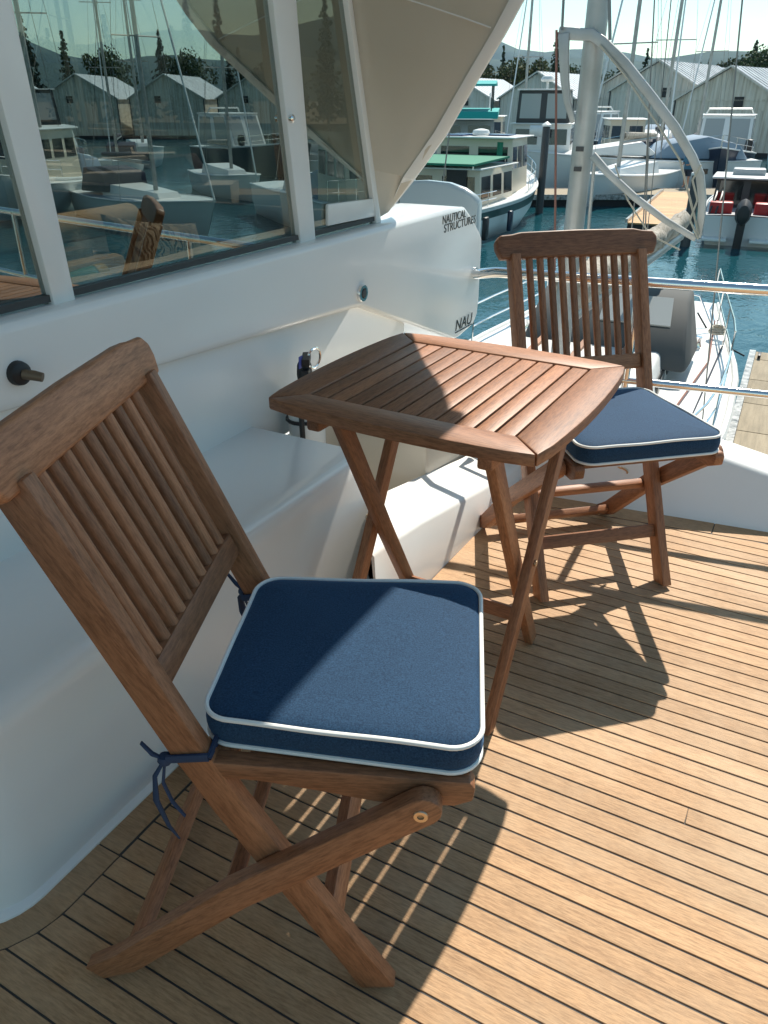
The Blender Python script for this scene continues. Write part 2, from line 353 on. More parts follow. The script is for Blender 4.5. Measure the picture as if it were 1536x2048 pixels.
# thin moulded seam on the wing
a=V(E_[5]).lerp(V(F_[5]),.06)+V((-.004,-.004,0)); 
rings=[]
for e,f_ in zip(E_,F_):
    e,f_=V(e),V(f_); d_=(f_-e).normalized()
    rings.append([e+d_*.002+V((-.006,-.002,0)),e+d_*.040+V((-.011,-.003,0)),e+d_*.042+V((.004,0,0)),e+V((.004,0,0))])
MB().loft(rings).build('wing_lit_edge',M['gel'],yacht,bev=.002)  # whiter strip added on the wing, its colour stands for the lit edge
MB().tube([V(E_[4]).lerp(V(F_[4]),t_).lerp(V(E_[5]).lerp(V(F_[5]),t_),t_*.9)+V((-.008,-.004,0)) for t_ in (.10,.3,.5,.7,.86)],.0022,6).build('seam',M['gel'],yacht,smooth=True)
# roof overhang
MB().prism([(-4,.535),(2.49,.535),(2.46,.80),(F_[-1].x+.16,1.37),(F_[-1].x+.16,5),(-4,5)],2.09,2.2,'XY').build('roof_overhang',M['gel'],yacht,bev=.03)
# cabin interior
w=MB(); w.bb(-3,2.60,1.60,3.4,.70,.735); w.bb(-3,2.60,3.4,3.45,.735,1.02); w.bb(-3,2.60,3.4,3.45,1.92,2.08); w.bb(2.56,2.60,1.60,3.4,.735,.86);
for xx in (-1.5,.1,1.3,2.2,2.55): w.bb(xx,xx+.08,3.401,3.449,1.02,1.92)
w.bb(-3.05,-3.0,1.38,3.45,.735,2.08)
w.build('interior_lining',mat('walnut_lining',(.10,.075,.05),.5),yacht)
# curved side panel beyond the davit
pts=[(q.x,q.y,q.z) for q in [onX(a,b,3.75) for a,b in ((800,372),(850,370),(895,375),(925,386),(945,400),(955,412))]]
rings=[[(p[0],p[1],.30),(p[0],p[1],p[2]),(p[0]+.015,p[1],p[2]+.02),(p[0]+.05,p[1],p[2]+.02),(p[0]+.06,p[1],p[2]),(p[0]+.06,p[1],.30)] for p in pts]
MB().loft(rings).build('wind_deflector',mat('shaded_blue_gelcoat',(.34,.42,.45),.25),yacht,smooth=True,auto=50)  # bluish grey of its shaded side is put into the panel colour
# bulwark
bw=thing('bulwark','low white moulded bulwark at the far edge of the teak deck','bulwark',(2.5,0,0))
rings=[]
for k in range(15):
    y=.93-k*.26; zt=.15+.30*max(-.05,min(y,.5)); xb=BX(y)-2.5; xt=2.565-.13*y-2.5
    rings.append([(xb-.012,y,-.03),(xb-.006,y,.004),(xb+.006,y,.014),(xt-.012,y,zt-.012),(xt-.004,y,zt-.002),(xt+.01,y,zt+.004),(xt+.17,y,zt-.005),(xt+.19,y,zt-.03),(xt+.17,y,-1.2),(xb+.02,y,-1.2)])
MB().loft(rings).build('rail_cap',M['gel'],bw,smooth=True,auto=60)
p=onX(1240,941,2.46)
o=MB(); o.tube([(p.x-2.5+.035*0+dx,p.y+dy,p.z+dz) for dx,dy,dz in [(0.0,.026*math.cos(2*math.pi*k/14),.012*math.sin(2*math.pi*k/14)) for k in range(14)]],.006,6,True); o.box((p.x-2.5+.006,p.y,p.z),(.012,.045,.018)); o.build('hawse_fitting',M['brass'],bw,smooth=True)
# handrail
hr=thing('handrail','polished stainless steel double handrail above the white bulwark','handrail',(2.56,0,.1))
def railx(y): return 2.583-.178*y-2.56
for nm,zz in (('top_rail',.626),('middle_rail',.312)):
    MB().tube(([(.71,1.30,.437),(.30,1.13,.53),(-.10,.985,.610)] if nm=='top_rail' else [(-.12,.90,zz-.1)])+[(railx(y),y,zz+.004*math.sin(y)) for y in (.9,.6,.3,0,-.4,-.8,-1.6,-2.7)],.0165 if nm=='top_rail' else .0125,14).build(nm,M['steel'],hr,smooth=True)
for y in (.462,-.9,-2.2):
    MB().tube([(railx(y)+.0,y,.03+(.15 if y>0 else .03)),(railx(y),y,.625)],.012,12).build('stanchion',M['steel'],hr,smooth=True)
# ================================================================== davit crane
dv=thing('davit_crane','long white moulded davit boom stowed along the cabin below the windows','davit',(1.8,1.30,.30))
prof=[(-.9,.858),(2.95,.848),(3.02,.845),(3.10,.836),(3.16,.80),(3.262,.725),(3.298,.69),(3.300,.42),(3.288,.355),(3.24,.318),(3.10,.302),(3.04,.304),(2.25,.606),(2.20,.612),(1.634,.646),(-.9,.79)]
MB().loft([[(x-1.8,0,z-.30) for x,z in prof],[(x-1.8,.28,z-.30) for x,z in prof]]).build('boom',M['gel'],dv,bev=.02,seg=3,auto=30)
def text(s,loc,size,sx,m,parent,name,rot=(R(90),0,0),shear=0,extr=.0006):
    cu=bpy.data.curves.new(name,'FONT'); cu.body=s; cu.size=size; cu.extrude=extr; cu.shear=shear; cu.align_x='LEFT'
    t=bpy.data.objects.new(name,cu); COL.objects.link(t); bpy.context.view_layer.update()
    me=bpy.data.meshes.new_from_object(t.evaluated_get(bpy.context.evaluated_depsgraph_get())); bpy.data.objects.remove(t)
    me.materials.clear(); me.materials.append(m)
    o=bpy.data.objects.new(name,me); link(o,parent); o.location=loc; o.rotation_euler=rot; o.scale=(sx,1,1); return o
# lettering lies on the face that looks at the deck
def dl(px,py): p=onY(px,py,1.298); return V((p.x-1.8,-.0015,p.z-.30))
for s,(xa,ya),(xb,yb) in (('NAUTICAL',(885,449),(932,434)),('STRUCTURES',(888,466),(951,445))):
    a,b=dl(xa,ya),dl(xb,yb); sz=.044
    t=text(s,a,sz,1,M['ink'],dv,'lettering',(R(90),-math.atan2(b.z-a.z,b.x-a.x)*1,0)); w_=max(v.co.x for v in t.data.vertices); t.scale=((b-a).length/w_,1,1)
a,b=dl(910,663),dl(944,645); t=text('NAU',a,.060,1,M['ink2'],dv,'lettering',(R(90),-math.atan2(b.z-a.z,b.x-a.x),0),.15); w_=max(v.co.x for v in t.data.vertices); t.scale=((b-a).length/w_,1.1,1)
for v_ in t.data.vertices: pass
a,b=dl(911,666),dl(944,648); MB().tube([a,b],.0025,6).build('underline',M['ink2'],dv)
for px,py,rr in ((723,586,.026),(948,545,.022)):
    p=dl(px,py); p.y=0
    o=MB().lathe([(0,-.004),(rr*.62,-.004),(rr*.66,-.012),(rr,-.012),(rr*1.08,-.004),(rr*1.08,.002),(0,.002)],p,24,'Y').build('bolt_boss',M['steel'],dv,smooth=True)
    MB().lathe([(0,-.0145),(rr*.5,-.0145),(rr*.58,-.009),(rr*.58,-.003),(0,-.003)],p,18,'Y').build('bolt_head',M['darkgrey'],o,smooth=True)
p=dl(36,746); p.y=0
k_=MB().lathe([(0,-.018),(.014,-.018),(.022,-.013),(.024,-.004),(.024,.001),(0,.001)],p,24,'Y').build('locking_knob',M['black'],dv,smooth=True)
MB().tube([p+V((0,-.015,0)),p+V((.012,-.032,-.004)),p+V((.020,-.045,-.008))],[.010,.010,.009],12).build('knob_pin',mat('dull_bronze',(.16,.12,.08),.5,.6),k_,smooth=True)
# ================================================================== folding chair
CW=.184
def postc(z): return .2014+(-.03-.2014)*z/.434 if z<.434 else -.03+(-.2217+.03)*(z-.434)/.466
def make_chair(label,loc,rz,group):
    t=thing('folding_chair',label,'chair',loc,rz,group); T=M['teak']
    for s in(-1,1):
        c=[(postc(z),z) for z in (0,.1,.2,.3,.38,.434,.49,.6,.75,.852)]
        c[5]=(c[5][0]+.004,c[5][1]); pr=offs(c,.047); n=len(c)
        pr[0]=(pr[0][0]-.008,.0); pr[-1]=(pr[-1][0]+.004,.012)   # foot cut to the floor
        pr=[(a,max(b,0)) for a,b in pr]
        plate('back_post',pr,.026,T,t,s*CW)
        c=[(-.245,.004),(-.19,.045),(0,.228),(.225,.405),(.262,.434)]
        pr=offs(c,.046); pr=[(a,max(b,0)) for a,b in pr]
        # rounded end by the bolt
        e=V((.262,.434)); d=V((.78,.62)).normalized(); nn=V((-d.y,d.x)); k=5
        cap=[tuple(e+nn*.023*math.cos(R(a))+d*.023*math.sin(R(a))) for a in (30,60,90,120,150)]
        pr=pr[:k]+cap+pr[k:]
        lg=plate('leg',pr,.025,T,t,s*(CW+.0275))
        MB().lathe([(0,-.0005),(.004,-.0005),(.0045,.0015),(.009,.0015),(.010,0),(.010,-.002),(0,-.002)],(0,0,0),16,'Y').build('bolt',M['brass'],t,smooth=True).matrix_local=Matrix.Translation((.258,s*(CW+.0405),.428))@Matrix.Rotation(R(180) if s<0 else 0,4,'Z')@Matrix.Scale(-1 if False else 1,4)
        pr=[(-.035,.462),(.318,.462),(.325,.452),(.323,.43),(.30,.418),(.20,.414),(.13,.424),(.05,.434),(-.04,.436)]
        plate('seat_rail',pr,.025,T,t,s*(CW-.0005))
    # top rail with shaped ends
    zt=.874; xc=postc(.874); d=V((postc(.9)-postc(.5),0,.4)).normalized()
    w2=CW+.050; outl=[(-w2,-.010),(-w2+.012,-.036),(w2-.012,-.036),(w2,-.010),(w2+.001,.010),(w2-.012,.026),(w2-.045,.028),(w2-.07,.033),(0,.035),(-w2+.07,.033),(-w2+.045,.028),(-w2+.012,.026),(-w2-.001,.010)]
    o=MB().loft([[(a,-.015,b) for a,b in outl],[(a,.015,b) for a,b in outl]]).build('top_rail',T,t,bev=.006,seg=3)
    mt=Matrix((V((0,1,0)),V((-d.z,0,d.x)),d)).transposed().to_4x4(); mt.translation=(xc,0,zt-.0); o.matrix_local=mt
    zb=.572; o=bar('lower_back_rail',(postc(zb),-CW+.013,zb),(postc(zb),CW-.013,zb),.026,.042,T,t,d,.007)
    n=10; w=(2*CW-.026); sp=w/(n+1)
    for k in range(n):
        y=-CW+.013+sp*(k+1)
        p0=V((postc(zb+.015),y,zb+.018)); p1=V((postc(.850),y,.848)); mt,l=frame(p0,p1,(0,1,0))
        ring=[(.0095*math.cos(a),.0095*math.sin(a)) for a in [2*math.pi*j/12 for j in range(12)]]
        ring=[(max(-.0095,min(.0095,a*1.15))*.9,b*1.0) for a,b in ring]
        o=MB().loft([[(-l/2,a,b) for a,b in ring],[(l/2,a,b) for a,b in ring]]).build('slat',T,t,smooth=True,auto=50); o.matrix_local=mt
    # stretchers
    bar('stretcher',(postc(.14),-CW+.013,.14),(postc(.14),CW-.013,.14),.022,.036,T,t,(-.45,0,.9))
    bar('stretcher',(-.01,-CW-.014,.222),(-.01,CW+.014,.222),.024,.024,T,t,(.3,0,.9),.006)
    bar('stretcher',(-.185,-CW-.014,.044),(-.185,CW+.014,.044),.022,.032,T,t,(.6,0,.7))
    for k in range(6):
        x=-.01+k*.06; bar('seat_slat',(x,-CW+.013,.455),(x,CW-.013,.455),.045,.012,T,t)
    return t
grp='teak folding chairs on the deck'
ch1=make_chair('teak folding chair whose slatted back leans against the cabin locker',(.7194,.6042,0),-1.176,grp)
ch2=copytree(ch1); ch2['label']='teak folding chair with its slatted back against the stainless handrail'; ch2.location=(2.0268,.4503,0); ch2.rotation_euler=(0,0,-2.4285)
# cushions
def rr(w0,w1,x0,x1,r,d=0,n=6):
    """rounded trapezoid outline, inset d"""
    cs_=[(x1-d,-w1/2+d,-90,0),(x1-d,w1/2-d,0,90),(x0+d,w0/2-d,90,180),(x0+d,-w0/2+d,180,270)]; r=max(r-d,.004); out=[]
    for X,Y,a0,a1 in cs_:
        cx=X-math.copysign(r,X-(x0+x1)/2); cy=Y-math.copysign(r,Y)
        out+=[(cx+r*math.cos(R(a0+(a1-a0)*k/n)),cy+r*math.sin(R(a0+(a1-a0)*k/n))) for k in range(n+1)]
    return out
def make_cushion(label,loc,rz,seed):
    x0,x1,w0,w1,r=-.036,.33,.335,.372,.04; zb,zt=.463,.513
    rnd=random.Random(seed); wob=lambda p:.0009*math.sin(p[0]*31+seed)+.0008*math.sin(p[1]*37+seed*2)
    rings=[]
    for z,d in ((zb+.004,.03),(zb+.001,.008),(zb+.005,.001),(zb+.014,-.0025),((zb+zt)/2,-.004),(zt-.014,-.0025),(zt-.005,.0005),(zt-.001,.007),(zt+.002,.018),(zt+.004,.04),(zt+.006,.075),(zt+.007,.115),(zt+.007,.155)):
        rings.append([(p[0],p[1],z+(wob(p) if z>zb+.02 else 0)) for p in rr(w0,w1,x0,x1,r,d)])
    o=MB().loft(rings).build('seat_cushion',M['navy'],None,smooth=True,auto=80); o.location=loc; o.rotation_euler=(0,0,rz); tag(o,label,'cushion','navy seat cushions')
    for z,d in ((zt-.003,-.001),(zb+.005,-.001)):
        q=rr(w0,w1,x0,x1,r,d,8); pts=[]
        for a,b in zip(q,q[1:]+q[:1]):
            a,b=V(a),V(b); k=max(1,int((b-a).length/.02)); pts+=[a.lerp(b,i/k) for i in range(k)]
        MB().tube([(p[0],p[1],z+(wob(p) if z>.5 else 0)) for p in pts],.0034,8,True).build('piping',M['piping'],o,smooth=True)
    for s in(-1,1):
        xp=postc(.468); y=s*CW; b=MB(); h=.0265; g=.0165
        loop=[(xp+h,y-s*.03,.475),(xp+h,y-g,.473),(xp+h,y+g,.468),(xp-h-.002,y+g,.464),(xp-h-.002,y-g,.467),(xp+h,y-g,.476)]
        b.tube(loop,.004,6,False,1.6); kn=V((xp-h-.008,y+s*.012,.462)); b.lathe([(0,-.009),(.008,-.006),(.010,0),(.008,.006),(0,.009)],kn,10)
        b.tube([kn,kn+V((-.012,s*.012,-.02)),kn+V((-.012,s*.02,-.055)),kn+V((.0,s*.022,-.10)),kn+V((.01,s*.02,-.125))],[.003,.005,.007,.005,.003],6,False,.5)
        b.tube([kn,kn+V((-.014,s*.004,.012)),kn+V((-.026,s*.004,.03))],[.003,.005,.004],6,False,.5)
        b.tube([kn,kn+V((-.002,s*.012,-.03)),kn+V((.008,s*.016,-.06)),kn+V((.022,s*.016,-.085))],[.003,.004,.004,.003],6,False,.5)
        b.build('tie',M['navytape'],o,smooth=True)
    return o
make_cushion('navy seat cushion with white piping on the chair leaning against the locker',(.7194,.6042,0),-1.176,1)
make_cushion('navy seat cushion with white piping on the chair beside the handrail',(2.0268,.4503,0),-2.4285,3)
# ================================================================== folding table
tb=thing('folding_table','square teak folding table with slatted top and bowed edges between two chairs','table',(1.402,.593,0),R(-1.5))
HS=.277; BOW=.016; TZ=.714; TT=.024; FW=.072
def edge(s):  # s in -1..1 -> outward offset of bowed edge
    return HS+BOW*(1-s*s)
inn=HS-FW+.01
for k in range(4):
    mt=Matrix.Rotation(R(90)*k,4,'Z'); nn=10
    out=[(edge(s)*1.0,s*HS) for s in [-1+2*i/nn for i in range(nn+1)]]
    out[0]=(HS-.004,-HS+.006); out[-1]=(HS-.004,HS-.006)
    poly=[(y,-x) for x,y in out]+[(inn,-inn),(-inn,-inn)]
    o=MB().prism(poly,-TT,0,'XY').build('frame_rail',M['teak'],tb,bev=.003); o.matrix_local=Matrix.Translation((0,0,TZ))@mt@Matrix.Rotation(R(90),4,'Z')
ns=11; g=.0042; wsl=(2*inn-g*(ns+1))/ns
for k in range(ns):
    y=-inn+g+wsl/2+k*(wsl+g)
    bar('slat',(-inn+.002,y,TZ-.011),(inn-.002,y,TZ-.011),wsl,.018,M['teak'],tb,bev=.0025)
for y in (-.178,.178): bar('cleat',(-.262,y,TZ-TT-.0165),(.262,y,TZ-TT-.0165),.030,.032,M['teak'],tb,bev=.006)
for y in (-.06,.06): bar('batten',(-.0+y*3.2,-.2,TZ-TT-.0085),(-.0+y*3.2,.2,TZ-TT-.0085),.03,.014,M['teak'],tb)
def leg(xf,xt,y):
    pr=offs([(xf,0),(xf+(xt-xf)*.5,.33),(xt,.673)],.038); pr=[(a,max(b,0)) for a,b in pr]; return plate('leg',pr,.022,M['teak'],tb,y)
for y in (-.166+.0,.166): leg(.172,-.195,y*.98)
for y in (-.196,.196): leg(-.185,.165,y)
for y in (-.19,.19): pass
bar('stretcher',(.172-.367*.11/.664,-.155,.11),(.172-.367*.11/.664,.155,.11),.020,.034,M['teak'],tb,(.4,0,.9))
bar('stretcher',(-.185+.35*.62/.673,-.186,.62),(-.185+.35*.62/.673,.186,.62),.020,.034,M['teak'],tb,(.4,0,.9))
for y in (-.21,.21):
    MB().lathe([(0,-.002),(.007,-.002),(.007,.002),(0,.002)],(-.01,y,.345),12,'Y').build('bolt',M['brass'],tb,smooth=True)
# ================================================================== fire extinguisher
fe=thing('fire_extinguisher','small white fire extinguisher with black valve and blue tag strapped to the wall','extinguisher',(1.83,1.262,.10)); fe.scale=(1.2,1.0,1.12)
MB().lathe([(0,0),(.045,0),(.052,.012),(.052,.27),(.048,.30),(.03,.325),(.018,.33),(.018,.345),(0,.345)],(0,0,0),28).build('cylinder',M['boatwhite'],fe,smooth=True)
MB().lathe([(.0523,.12),(.0535,.121),(.0535,.155),(.0523,.156)],(0,0,0),28).build('label_band',M['vinyl'],fe,smooth=True)
o=MB().lathe([(0,.345),(.02,.345),(.022,.36),(.02,.385),(.012,.40),(0,.40)],(0,0,0),16); o.box((-.012,-.018,.405),(.07,.022,.018),R(35)); o.box((-.025,-.025,.375),(.075,.02,.012),R(35),R(12)); o.tube([(0,-.01,.372),(-.03,-.03,.366),(-.045,-.042,.352)],.010,10); o.build('valve',M['black'],fe,smooth=True)
MB().tube([(.02+.028*math.cos(a),-.02,.40+.026*math.sin(a)) for a in [2*math.pi*k/18 for k in range(18)]],.0035,6,True).build('safety_pin_ring',M['steel'],fe,smooth=True)
MB().tube([(-.05,-.02,.345),(-.066,-.035,.30),(-.064,-.036,.15),(-.06,-.035,.0)],.0075,8).build('hose',M['black'],fe,smooth=True)
MB().box((-.05,-.03,.41),(.055,.002,.03),R(30),R(12)).build('tag',mat('blue_tag',(.03,.05,.30),.5),fe)
MB().tube([(.056*math.cos(R(a)),.056*math.sin(R(a)),.24) for a in range(0,360,20)],.005,6,True).build('strap',M['black'],fe,smooth=True)
# ================================================================== things inside the cabin
p=onY(95,464,1.66)
o=MB(); n=60; sp=[]
for k in range(n):
    a=2*math.pi*k/15; r_=.015+.032*k/n; sp.append((r_*math.cos(a),r_*math.sin(a)))
ring=[(.036*math.cos(2*math.pi*k/24),.036*math.sin(2*math.pi*k/24)) for k in range(24)]
o.loft([[(-.42,a,b) for a,b in ring],[(.40,a,b) for a,b in ring],[(.41,a*.93,b*.93) for a,b in ring],[(.405,a*.4,b*.4) for a,b in ring]])
rm=o.build('rolled_mat',mat('cream_foam',(.62,.52,.37),.8),smooth=True); rm.location=(p.x-.1,1.66,p.z); rm.rotation_euler=(0,0,R(4)); tag(rm,'cream rolled mat lying on the shelf inside the cabin window','mat')
sh=MB().bb(-.6,1.4,1.58,1.85,p.z-.065,p.z-.037).build('shelf',mat('shelf_wood',(.16,.11,.07),.5),yacht)
# zebra pillow
zm=mat('zebra_cloth',(.5,.5,.5),.85); v_=objvec(zm,(1,1,1),False); wv=N(zm,'ShaderNodeTexWave'); wv.inputs['Scale'].default_value=16; wv.inputs['Distortion'].default_value=16; wv.inputs['Detail'].default_value=1; wv.inputs['Detail Scale'].default_value=1.3; L(zm,v_,wv.inputs['Vector']); L(zm,ramp(zm,wv.outputs['Fac'],[(.47,(.008,.008,.008)),(.53,(.40,.40,.38))]),bsdf(zm).inputs['Base Color'])
vs=[];fs=[];n=18
for sd in(-1,1):
    for i in range(n+1):
        for j in range(n+1):
            u=-1+2*i/n; v2=-1+2*j/n; th=.055*((1-u**4)*(1-v2**4))**.6; pin=1-.07*(1-abs(u*v2)); vs.append((u*.21*(1-.08*(1-v2*v2)),sd*th,v2*.16*(1-.08*(1-u*u))))
    b=0 if sd<0 else (n+1)**2
    for i in range(n):
        for j in range(n): a=b+i*(n+1)+j; fs.append((a,a+1,a+n+2,a+n+1))
pl=fromdata('zebra_pillow',vs,fs,zm,None,True); bm=bmesh.new(); bm.from_mesh(pl.data); bmesh.ops.remove_doubles(bm,verts=bm.verts,dist=1e-4); bmesh.ops.recalc_face_normals(bm,faces=bm.faces); bm.to_mesh(pl.data); bm.free()
p=onY(322,522,1.58); pl.location=(p.x,1.58,p.z-.025); pl.scale=(.9,.9,.85); pl.rotation_euler=(R(-14),R(10),R(3)); tag(pl,'black and white zebra patterned pillow behind the cabin window','pillow')
p=onY(180,562,1.55); tn=MB().lathe([(0,-.09),(.034,-.09),(.036,-.085),(.036,.06),(.033,.062),(.033,.05),(0,.05)],(0,0,0),24,'X').build('teal_tube',mat('teal_card',(.005,.28,.24),.5),smooth=True); tn.location=(p.x-.02,1.55,p.z); tn.rotation_euler=(0,0,R(-12)); tag(tn,'teal cardboard tube lying inside the cabin window beside the pillow','tube')
MB().lathe([(.0365,.03),(.0375,.03),(.0375,.058),(.0365,.058)],(0,0,0),24,'X').build('rim_label',mat('yellow_label',(.5,.4,.1),.6),tn,smooth=True)
ck=MB().bb(-.25,.25,-.12,.12,0,.075).build('seat_pad',mat('straw_cloth',(.40,.30,.17),.85),None,bev=.02); p=onY(30,560,1.66); ck.location=(p.x,1.66,p.z-.04); tag(ck,'straw coloured pad lying inside the cabin window under the rolled mat','pad')
# ================================================================== MARINA
WZ=-3.2; DZ=-2.7
wt=MB().add([(-5000,-5000,WZ),(5000,-5000,WZ),(5000,5000,WZ),(-5000,5000,WZ)],[(0,1,2,3)]).build('water',M['water']); struct(wt)
# shore
pts=[(-400,-900),(60,-240),(128,-130),(132,-40),(130,20),(126,70),(115,140),(80,260),(0,500),(0,1500),(2400,1500),(2400,-1500),(-400,-1500)]
ld=MB().prism(pts,WZ-1,DZ+.3,'XY').build('shore',M['land']); struct(ld)
# hills
def hill(name,D,a0,a1,hs,seed,dep=700):
    rnd=random.Random(seed); n=90; rings=[]
    ph=[rnd.uniform(0,6) for _ in range(6)]
    for i in range(n+1):
        a=a0+(a1-a0)*i/n; t=i/n
        h=hs*(.55+.28*math.sin(t*9+ph[0])+.16*math.sin(t*21+ph[1])+.09*math.sin(t*47+ph[2])+.05*math.sin(t*110+ph[3]))+4*rnd.random()
        row=[]
        for d_,k in ((0,0),(.12,.35),(.3,.72),(.5,1),(.75,.6),(1,0)):
            r_=D+dep*d_; row.append((r_*math.cos(R(a)),r_*math.sin(R(a)),WZ-2+max(2,h*k*(1+.06*math.sin(t*70+d_*9)))))
        rings.append(row)
    o=MB().loft(rings,False,False).build(name,M['hill'],smooth=True); struct(o)
hill('hills',2600,-75,75,190,3); hill('hills',3600,-75,75,330,8,900)
# --- docks
def dock(name,label,p0,p1,w,group,near=False):
    p0,p1=V(p0),V(p1); d=(p1-p0); l=d.length; t=thing(name,label,'dock',(p0.x,p0.y,DZ),math.atan2(d.y,d.x),group)
    MB().bb(0,l,-w/2+.06,w/2-.06,-.62,-.06).build('float',M['dockside'],t)
    for s in(-1,1): MB().bb(0,l,s*w/2-.05,s*w/2+.05,-.20,.02).build('edge_rail',M['dockedge'],t)
    st=1.2 if near else 2.4; k=0; x=0
    while x<l-.05:
        b=min(l,x+st); o=MB().bb(-(b-x)/2+.012,(b-x)/2-.012,-w/2+.055,w/2-.055,-.05,0).build('deck_panel',M['dockwood'],t); o.location=((x+b)/2,0,0); x=b
    return t
d1=dock('finger_dock','sunlit tan finger dock beside the moored ketch, nearest the handrail',(3.6,-.62,0),(14.9,-.22,0),1.72,'marina docks',True)
for x_,y_ in ((10.9,.74),(5.2,.74)):
    o=MB().box((x_,y_,.06),(.24,.05,.035)); o.box((x_-.05,y_,.03),(.03,.04,.05)); o.box((x_+.05,y_,.03),(.03,.04,.05)); o.build('cleat',M['black'],d1,bev=.008)
d2=dock('main_walkway','long grey dock walkway running across the marina behind the ramp',(25.2,38,0),(62,-30,0),3.0,'marina docks')
dock('finger_dock','low dark finger dock beside the green striped trawler',(27.5,8.2,0),(38.2,12.2,0),1.2,'marina docks') if False else None
rp=thing('wooden_ramp','orange timber boarding ramp on the dock below the standing person','ramp',(29.8,5.45,DZ+.04),math.atan2(.95,11.6))
for k in range(24):
    bar('board',(.25+k*.48,-.8,0),(.25+k*.48,.8,0),.46,.05,M['rampwood'],rp,bev=0)
for s in(-1,1): bar('side_rail',(0,s*.85,.06),(11.6,s*.85,.06),.09,.16,M['dockedge'],rp,bev=0)
MB().bb(0,11.6,-.8,.8,-.7,-.03).build('float',M['dockside'],rp)
# pilings
def piling(x,y,h,label):
    o=MB().lathe([(0,-1.5),(.17,-1.5),(.16,h),(.15,h+.02),(0,h+.05)],(0,0,0),14).build('piling',M['darkgrey'],smooth=True); o.location=(x,y,WZ); tag(o,label,'piling','dock pilings')
    MB().lathe([(0,h+.04),(.2,h+.04),(.2,h+.10),(.03,h+.22),(0,h+.22)],(0,0,0),14).build('cap',M['boatwhite'],o,smooth=True)
piling(35.2,11.3,3.4,'dark piling with white cap beside the trawler bow'); piling(29.2,4.1,2.2,'short dark piling at the foot of the wooden ramp')
# --- boats
def hull(L_,B,zb,zs,t0=.82,full=.5,n=16,sheer=.35,draft=.35):
    """rings from stern(x=0) to bow(x=L)"""
    out=[]
    for i in range(n+1):
        t=i/n; b=B/2*(t0+(1-t0)*min(1,t/.35))*(1 if t<full else max(.012,1-((t-full)/(1-full))**2.1)); z=zs+(zb-zs)*t**1.7-sheer*.25*math.sin(math.pi*t)
        k=1-.55*max(0,(t-full)/(1-full))
        x=L_*t; fl=L_*.07*max(0,(t-.6)/.4)
        out.append([(x,b,z),(x-fl*.5,b*.96*(k*.25+.75),z*.45),(x-fl,b*.86*k,0.0),(x-fl*1.6,b*.45*k,-draft),(x-fl*1.6,-b*.45*k,-draft),(x-fl,-b*.86*k,0.0),(x-fl*.5,-b*.96*(k*.25+.75),z*.45),(x,-b,z)])
    return out
def put_hull(t,L_,B,zb,zs,hm,dm,stripe=None,**k):
    rg=hull(L_,B,zb,zs,**k); MB().loft(rg).build('hull',hm,t,smooth=True,auto=50)
    dk=[[(r[0][0],r[0][1]*.97,r[0][2]+.012),(r[0][0],0,r[0][2]+.05),(r[-1][0],r[-1][1]*.97,r[-1][2]+.012)] for r in rg]
    MB().loft(dk,False,False).build('deck',dm,t,smooth=True)
    rail=MB()
    for s in(0,-1): rail.tube([(r[s][0],r[s][1]*1.005,r[s][2]) for r in rg],.045,6)
    rail.build('rub_rail',dm,t,smooth=True)
    if stripe:
        st=MB()
        for s in(1,-1):
            rr_=[]
            for r in rg:
                p,q=V(r[0]),V(r[1]); a=p.lerp(q,.22); b=p.lerp(q,.62); rr_.append([(a.x,s*(a.y+.012),a.z),(b.x,s*(b.y+.014),b.z)])
            st.loft(rr_,False,False)
        st.build('stripe',stripe,t,smooth=True)
    return rg
def cabin(t,name,x0,x1,w0,w1,z0,z1,m,rf=.3,ra=.08,wins=3,wm=None,roof=None,ov=.12,winh=(.35,.85)):
    h=z1-z0; ti=.07
    lo=[(x0,-w0/2,z0),(x1,-w1/2,z0),(x1,w1/2,z0),(x0,w0/2,z0)]; hi=[(x0+ra,-w0/2+ti,z1),(x1-rf,-w1/2+ti,z1),(x1-rf,w1/2-ti,z1),(x0+ra,w0/2-ti,z1)]
    c=MB().loft([lo,hi]).build(name,m,t,bev=.03)
    wm=wm or M['darkglass']
    def lp(a,b,u,v): p=V(lo[a]).lerp(V(lo[b]),u); q=V(hi[a]).lerp(V(hi[b]),u); return p.lerp(q,v)
    for (a,b,nn,e) in ((0,1,wins,V((0,-1,0))),(3,2,wins,V((0,1,0))),(1,2,2,V((1,0,.3))),(0,3,2,V((-1,0,.1)))):
        for i in range(nn):
            u0=(i+.12)/nn; u1=(i+.88)/nn; q=[lp(a,b,u0,winh[0]),lp(a,b,u1,winh[0]),lp(a,b,u1,winh[1]),lp(a,b,u0,winh[1])]
            o=MB().loft([[p+e*.012 for p in q],[p-e*.03 for p in q]]).build('window',wm,c)
    if roof:
        MB().loft([[(x0+ra-ov*2,-w0/2-ov+ti,z1),(x1-rf+ov*1.5,-w1/2-ov+ti,z1),(x1-rf+ov*1.5,w1/2+ov-ti,z1),(x0+ra-ov*2,w0/2+ov-ti,z1)],[(x0+ra-ov*2,-w0/2-ov+ti,z1+.07),(x1-rf+ov*1.5,-w1/2-ov+ti,z1+.05),(x1-rf+ov*1.5,w1/2+ov-ti,z1+.05),(x0+ra-ov*2,w0/2+ov-ti,z1+.07)]]).build('roof',roof,t,bev=.025)
    return c
def rails(t,rg,i0,i1,h,m=None,name='guard_rail'):
    for s in(0,-1):
        b=MB()
        pts=[V(r[s])*1 for r in rg[i0:i1]]; pts=[V((p.x,p.y*.94,p.z)) for p in pts]
        for hh in (h,h*.5): b.tube([p+V((0,0,hh)) for p in pts],.014,5)
        for p in pts[::2]: b.tube([p,p+V((0,0,h))],.014,5)
        b.build(name,m or M['steel'],t)
